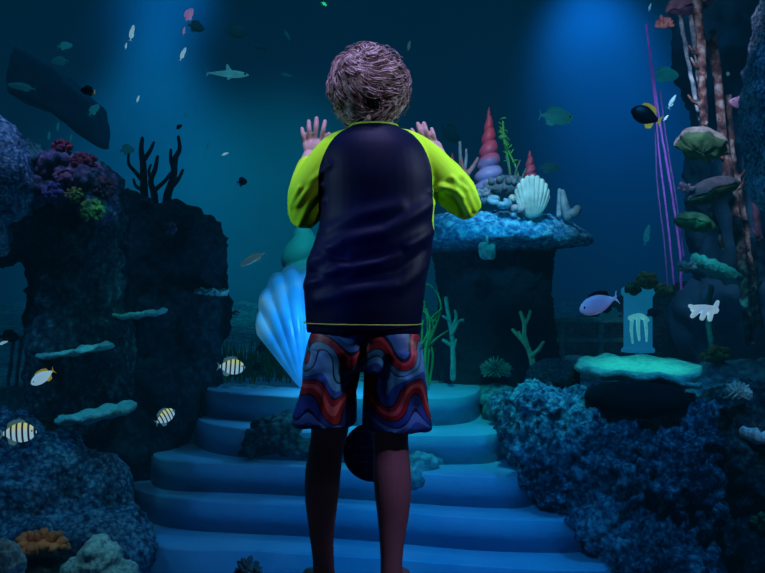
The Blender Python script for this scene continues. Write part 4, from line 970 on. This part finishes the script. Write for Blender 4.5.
ph = mth('FRACT', mth('ADD', mth('DIVIDE', mth('ADD', mth('ADD', v, w1), mth('ADD', w2, w3)), 2*PI), 10.22))
r = ramp(nt, [(0, (.03,.12,.45)), (.10, (.08,.30,.72)), (.17, (.004,.008,.04)), (.19, (.02,.08,.42)), (.27, (.004,.008,.04)), (.29, (.42,.015,.03)), (.37, (.85,.13,.16)), (.44, (.40,.015,.04)), (.50, (.004,.008,.04)), (.52, (.03,.1,.5)),
              (.60, (.10,.38,.75)), (.69, (.004,.01,.05)), (.71, (.05,.25,.45)), (.79, (.004,.008,.04)), (.81, (.30,.01,.03)), (.90, (.60,.04,.07)), (.95, (.004,.008,.04))], 'CONSTANT')
L.new(ph, r.inputs[0]); L.new(r.outputs[0], b.inputs['Base Color'])
sh.data.materials.append(m)

# hair --------------------------------------------------------------
def hair():
    rnd = random.Random(12); bm = bmesh.new()
    R = Vector((.0765,.090,.0845)); c = hc
    capv = ell(bm, c+Vector((0,-.006,.0)), (R.x*.985, R.y*.97, R.z*.98), 4)
    kill = [v for v in capv if (v.co-c).z < -.072 or ((v.co-c).y > .055 and (v.co-c).z < .045)]
    bmesh.ops.delete(bm, geom=kill, context='VERTS')
    crown = Vector((-.25,-.62,.74)).normalized()
    def surf(d, h):
        zz_ = R.z*(1.18 if d.z < 0 and d.y < .3 else 1.0)
        tp = 1-.50*max(0, -d.z-.25)
        return c+Vector((0,-.004,0))+Vector((d.x*(R.x+h)*tp, d.y*(R.y+h)*tp, d.z*(zz_+h)))
    def one(d, L_, base, h, lift, cur, clump, nseg=8):
        pts = []; rr = []; dd = d.copy()
        for i in range(nseg+1):
            t = i/nseg
            pts.append(surf(dd, h+lift*.0165*math.sin(PI*min(1,t*1.05))**.8+.002)); rr.append(base*(1-t**2.2)*.95+.0003)
            away = (dd-crown*dd.dot(crown)); away = away.normalized() if away.length > 1e-4 else Vector((1,0,0))
            sw = dd.cross(away).normalized(); g = Vector((0,0,-1)); g = (g-dd*g.dot(dd))
            tan = (away*.7+sw*(.75+clump+cur*(t-.15)*1.8)+g*.5*(.3+t)).normalized()
            dd = (dd+tan*(L_/nseg)/.083).normalized()
            if dd.z < -.93: dd.z = -.93; dd.normalize()
        tube(bm, pts, rr, 4, .7, cap=False)
    cnt = 0
    while cnt < 620:                    # locks: strands of one lock share a root, curl and lift
        d = Vector((rnd.gauss(0,1), rnd.gauss(0,1), rnd.gauss(0,1))).normalized()
        if d.z < -.80 or (d.y > .45 and d.z < .42): continue
        cnt += 1
        L_ = rnd.uniform(.035,.075); cur = rnd.uniform(.2,1.6)*(1 if rnd.random() < .75 else -1); clump = noise.noise(d*2.6+Vector((4,4,4)))*2.2
        lift = rnd.uniform(.3,1)*(.45+1.1*abs(noise.noise(d*4)))
        for q in range(9):
            e = (d+Vector((rnd.gauss(0,1), rnd.gauss(0,1), rnd.gauss(0,1)))*.038).normalized()
            one(e, L_*rnd.uniform(.85,1.15), rnd.uniform(.0011,.0018), rnd.uniform(-.001,.002), lift*rnd.uniform(.85,1.15), cur+rnd.uniform(-.15,.15), clump)
    for i in range(120):
        a = rnd.uniform(-1.0, 4.2); d = Vector((math.cos(a), rnd.uniform(-.5,.3), math.sin(a)*.9)).normalized()
        if d.z < -.7: continue
        p = surf(d, .010); t_ = Vector((-d.z, rnd.uniform(-.3,.3), d.x)).normalized()*rnd.choice((-1,1))
        tube(bm, [p, p+d*.006+t_*.005, p+d*.010+t_*.013, p+d*.008+t_*.021], [.0009,.0008,.0006,.0003], 4)
    return bm
hm, nt, out = newmat('brown_hair'); N = nt.nodes; L = nt.links
b = N.new('ShaderNodeBsdfPrincipled'); L.new(b.outputs[0], out.inputs[0]); b.inputs['Roughness'].default_value = .42; b.inputs['Specular IOR Level'].default_value = .5
tc = N.new('ShaderNodeTexCoord'); t = N.new('ShaderNodeTexNoise'); t.inputs['Scale'].default_value = 60; t.inputs['Detail'].default_value = 4; L.new(tc.outputs['Object'], t.inputs['Vector'])
r = ramp(nt, [(.3, (.16,.10,.10)), (.5, (.34,.24,.23)), (.7, (.60,.48,.46))]); L.new(t.outputs['Fac'], r.inputs[0]); L.new(r.outputs[0], b.inputs['Base Color'])
h_ = obj('hair', hair(), hm, boy); h_.location = -O

# round notice on the glass
sg = thing('round_sign', 'dark blue round notice with faint lines of lettering on the glass between the legs', 'sign', P(373, 452, 2.243))
bm = bmesh.new(); n = 64; Rr = 30*2.243/F
ring_loft(bm, [[Vector((r_*math.cos(2*PI*i/n), y_, r_*math.sin(2*PI*i/n))) for i in range(n)] for r_, y_ in ((Rr,.0015),(Rr,0),(Rr-.001,-.001))])
obj('disc', bm, mat('sign_blue', (.004,.012,.07), (.003,.009,.06), 3, .4), sg, smooth=False)
bm = bmesh.new(); rnd = random.Random(4)
for y_, words in ((19,[(-5,9)]),(12,[(-15,6),(-3,10)]),(4,[(-14,22)]),(-4,[(-18,12),(-3,16)]),(-11,[(-16,11),(-2,12)]),(-19,[(3,8)])):
    for x0, wl_ in words:
        x = x0
        while x < x0+wl_:
            w_ = rnd.uniform(1.2,2.0); hh = rnd.choice((1.6,1.6,2.4)); kx = 2.243/F
            for (a0, a1, c0_, c1_) in ((0,.45,0,hh),(w_-.45,w_,0,1.6),(0,w_,1.3,1.7) if rnd.random() < .6 else (0,w_,0,.4)):
                box(bm, ((x+a0)*kx, -.0017, (y_+c0_)*kx), ((x+a1)*kx, -.0011, (y_+c1_)*kx))
            x += w_+.7
obj('lettering', bm, mat('sign_text', (.10,.10,.30), (.07,.07,.24), 3, .5), sg, smooth=False)

# ------------------------------------------------------------------ light
def spot(name, loc, target, color, energy, size=60, blend=.6, rad=.1):
    l = bpy.data.lights.new(name, 'SPOT'); l.color = color; l.energy = energy; l.spot_size = math.radians(size); l.spot_blend = blend; l.shadow_soft_size = rad
    o = bpy.data.objects.new(name, l); COL.objects.link(o); o.location = loc
    o.rotation_euler = (Vector(target)-Vector(loc)).to_track_quat('-Z', 'Y').to_euler(); return o
def area(name, loc, target, color, energy, sx=1, sy=1):
    l = bpy.data.lights.new(name, 'AREA'); l.shape = 'RECTANGLE'; l.size = sx; l.size_y = sy; l.color = color; l.energy = energy
    o = bpy.data.objects.new(name, l); COL.objects.link(o); o.location = loc
    o.rotation_euler = (Vector(target)-Vector(loc)).to_track_quat('-Z', 'Y').to_euler(); return o
# unseen spots added: pools on the back wall stand in for light shafts
spot('lamp_shaft_left', P(152,-90,12.0), P(150, 120, 13), (.02,.52,1), 190, 44, 1, .3)
spot('lamp_shaft_high', P(165,-95,11.6), P(165, 0, 13), (.02,.42,1), 100, 60, 1, .3)
spot('lamp_shaft_wide', P(150,-90,10.5), P(150, 200, 13), (.015,.6,.95), 190, 60, 1, .3)
spot('lamp_pool_teal', (-1.0, 9.0, 5.6), P(265, 300, 13), (.02,.85,.9), 420, 56, 1, .3)
spot('lamp_shaft_right', P(600,-100,11.6), P(600, 60, 13), (.03,.33,1), 300, 60, 1, .3)
spot('lamp_pool_right', P(700,-80,10.5), P(640, 200, 13), (.015,.30,1), 110, 60, 1, .3)
area('lamp_tank_wash', (0, 6.0, 5.8), (0, 6.0, 0), (.12,.6,1), 60, 8, 4)
# steps and reef: small unseen spots added, each coloured for what it lights
spot('fill_steps', (0.3, 2.5, .75), G(400, 560, -.4), (.015,.36,1), 100, 70, 1)  # frontal fill added near the glass to lift the step risers
spot('lamp_terrace', (0.5, 3.0, 2.6), (.15, 4.9, .1), (.03,.88,.70), 270, 30, 1)
spot('lamp_reef', (1.6, 2.7, 2.4), P(600, 450, 4.2), (.02,.36,1), 120, 50, .9)
spot('lamp_table', (1.3, 3.6, 2.2), P(640, 366, 4.5), (.08,1,.75), 210, 18, .7)
spot('lamp_reefhead', (.6, 3.2, 2.2), P(545, 398, 4.3), (.05,.75,.9), 170, 18, .9)
spot('lamp_shells', (.4, 3.8, 2.6), P(510, 170, 5.4), (1,.72,.8), 105, 30, .8)
spot('lamp_cap', (.6, 3.6, 2.2), P(500, 230, 5.5), (.03,.6,1), 170, 26, .8)
spot('lamp_drift', (1.2, 3.8, 2.8), P(700, 110, 5.4), (1,.68,.9), 250, 30, .9)
spot('fill_teal_plate', (1.2, 3.9, 2.4), P(716, 262, 5.35), (.1,.85,1), 130, 12, .9)  # unseen spot added to brighten the teal plate coral
spot('fill_top_clam', (1.0, 4.0, 1.6), P(675, 18, 5.5), (1,.6,.75), 60, 20, .9)  # unseen spot added to brighten the topmost corals
spot('lamp_column', (1.8, 3.2, 2.6), P(765, 130, 4.6), (.08,.38,1), 28, 34, .8)
spot('lamp_arch', (-1.3, 3.2, 3.2), P(45, 170, 4.4), (.35,.45,1), 180, 24, .9)
spot('lamp_slope', (-2.1, 2.8, 1.8), P(30, 470, 4.2), (.03,.4,1), 60, 44, .9)
spot('fill_plate_low', (-1.2, 3.0, 1.6), P(96, 410, 4.15), (.10,.85,1), 40, 17, .9)  # this and the next two: narrow spots added, one per plate coral
spot('fill_plate_thin', (-1.2, 3.0, 1.8), P(76, 350, 4.28), (.10,.85,1), 40, 15, .9)
spot('fill_plate_far', (-.9, 3.2, 1.8), P(137, 311, 4.72), (.10,.85,1), 40, 12, .9)
spot('lamp_pillar', (-1.0, 3.4, 2.0), P(104, 280, 4.5), (.04,.75,.8), 45, 13, 1)
spot('lamp_front', (-.7, 2.4, 1.2), P(95, 560, 3.0), (.3,.85,1), 16, 16, .8)
spot('lamp_orange', (-1.2, 2.4, 1.0), P(40, 547, 3.2), (.9,.85,.9), 8, 14, .8)
spot('lamp_white_coral', (1.4, 2.8, 1.4), P(762, 430, 4.0), (.6,.8,1), 22, 12, .8)
spot('lamp_fishes', (-.5, 2.6, 1.4), P(120, 400, 3.6), (.75,.92,1), 8, 60, .8)
pl = bpy.data.lights.new('fill_giant_shell', 'POINT'); pl.color = (.1,.5,1); pl.energy = 7; pl.shadow_soft_size = .05  # unseen point light added beside the giant shell
o = bpy.data.objects.new('fill_giant_shell', pl); COL.objects.link(o); o.location = P(325, 330, 4.8)
spot('fill_dome', (-.3, 4.6, 2.6), P(296, 250, 6.9), (.1,.9,.9), 110, 24, .9)  # spot added because the spiral dome came out dark
# room side
spot('lamp_overhead', (.15, 1.76, 3.3), (0, 2.05, .8), (.52,.45,1), 175, 34, .6, .08)
spot('fill_hair', (-.15, 1.62, 2.8), (-.02, 2.08, 1.12), (.46,.44,1), 66, 24, .7, .05)  # unseen spot added to bring out highlights in the hair
spot('fill_hands', (.1, .7, 2.1), (0, 2.22, 1.02), (.72,.66,1), 26, 24, .9, .04)  # unseen spot added to lighten the hands
spot('fill_blue_low', (-1.1, .9, .45), (-.03, 1.9, .78), (.03,.10,1), 40, 13, 1, .05)  # unseen blue spot added for sheen on the lower shirt folds
spot('lamp_side_a', (-2.0, 1.72, 1.35), (-.1, 2.0, .84), (.4,.7,1), 75, 19, .6, .15)
spot('lamp_side_b', (2.0, 1.62, 1.75), (.08, 2.0, .86), (.6,.75,1), 170, 16.5, .6, .15)
spot('fill_calf', (.75, .7, 1.5), (.035, 2.0, .20), (.6,.38,1), 16, 9, .8, .02)  # narrow violet spot added for the right calf alone

wd = bpy.data.worlds.new('world'); SC.world = wd; wd.use_nodes = True
bgd = wd.node_tree.nodes['Background']; bgd.inputs[0].default_value = (.01,.02,.04,1); bgd.inputs[1].default_value = .15
cam = bpy.data.cameras.new('camera'); cam.lens = F*36/765; cam.sensor_width = 36; cam.clip_end = 60
co = bpy.data.objects.new('camera', cam); COL.objects.link(co); co.location = (0,0,CZ); co.rotation_euler = (PI/2, 0, 0)
SC.camera = co
SC.view_settings.view_transform = 'Standard'; SC.view_settings.look = 'None'
SC.cycles.use_denoising = True; SC.cycles.max_bounces = 6; SC.cycles.transparent_max_bounces = 12
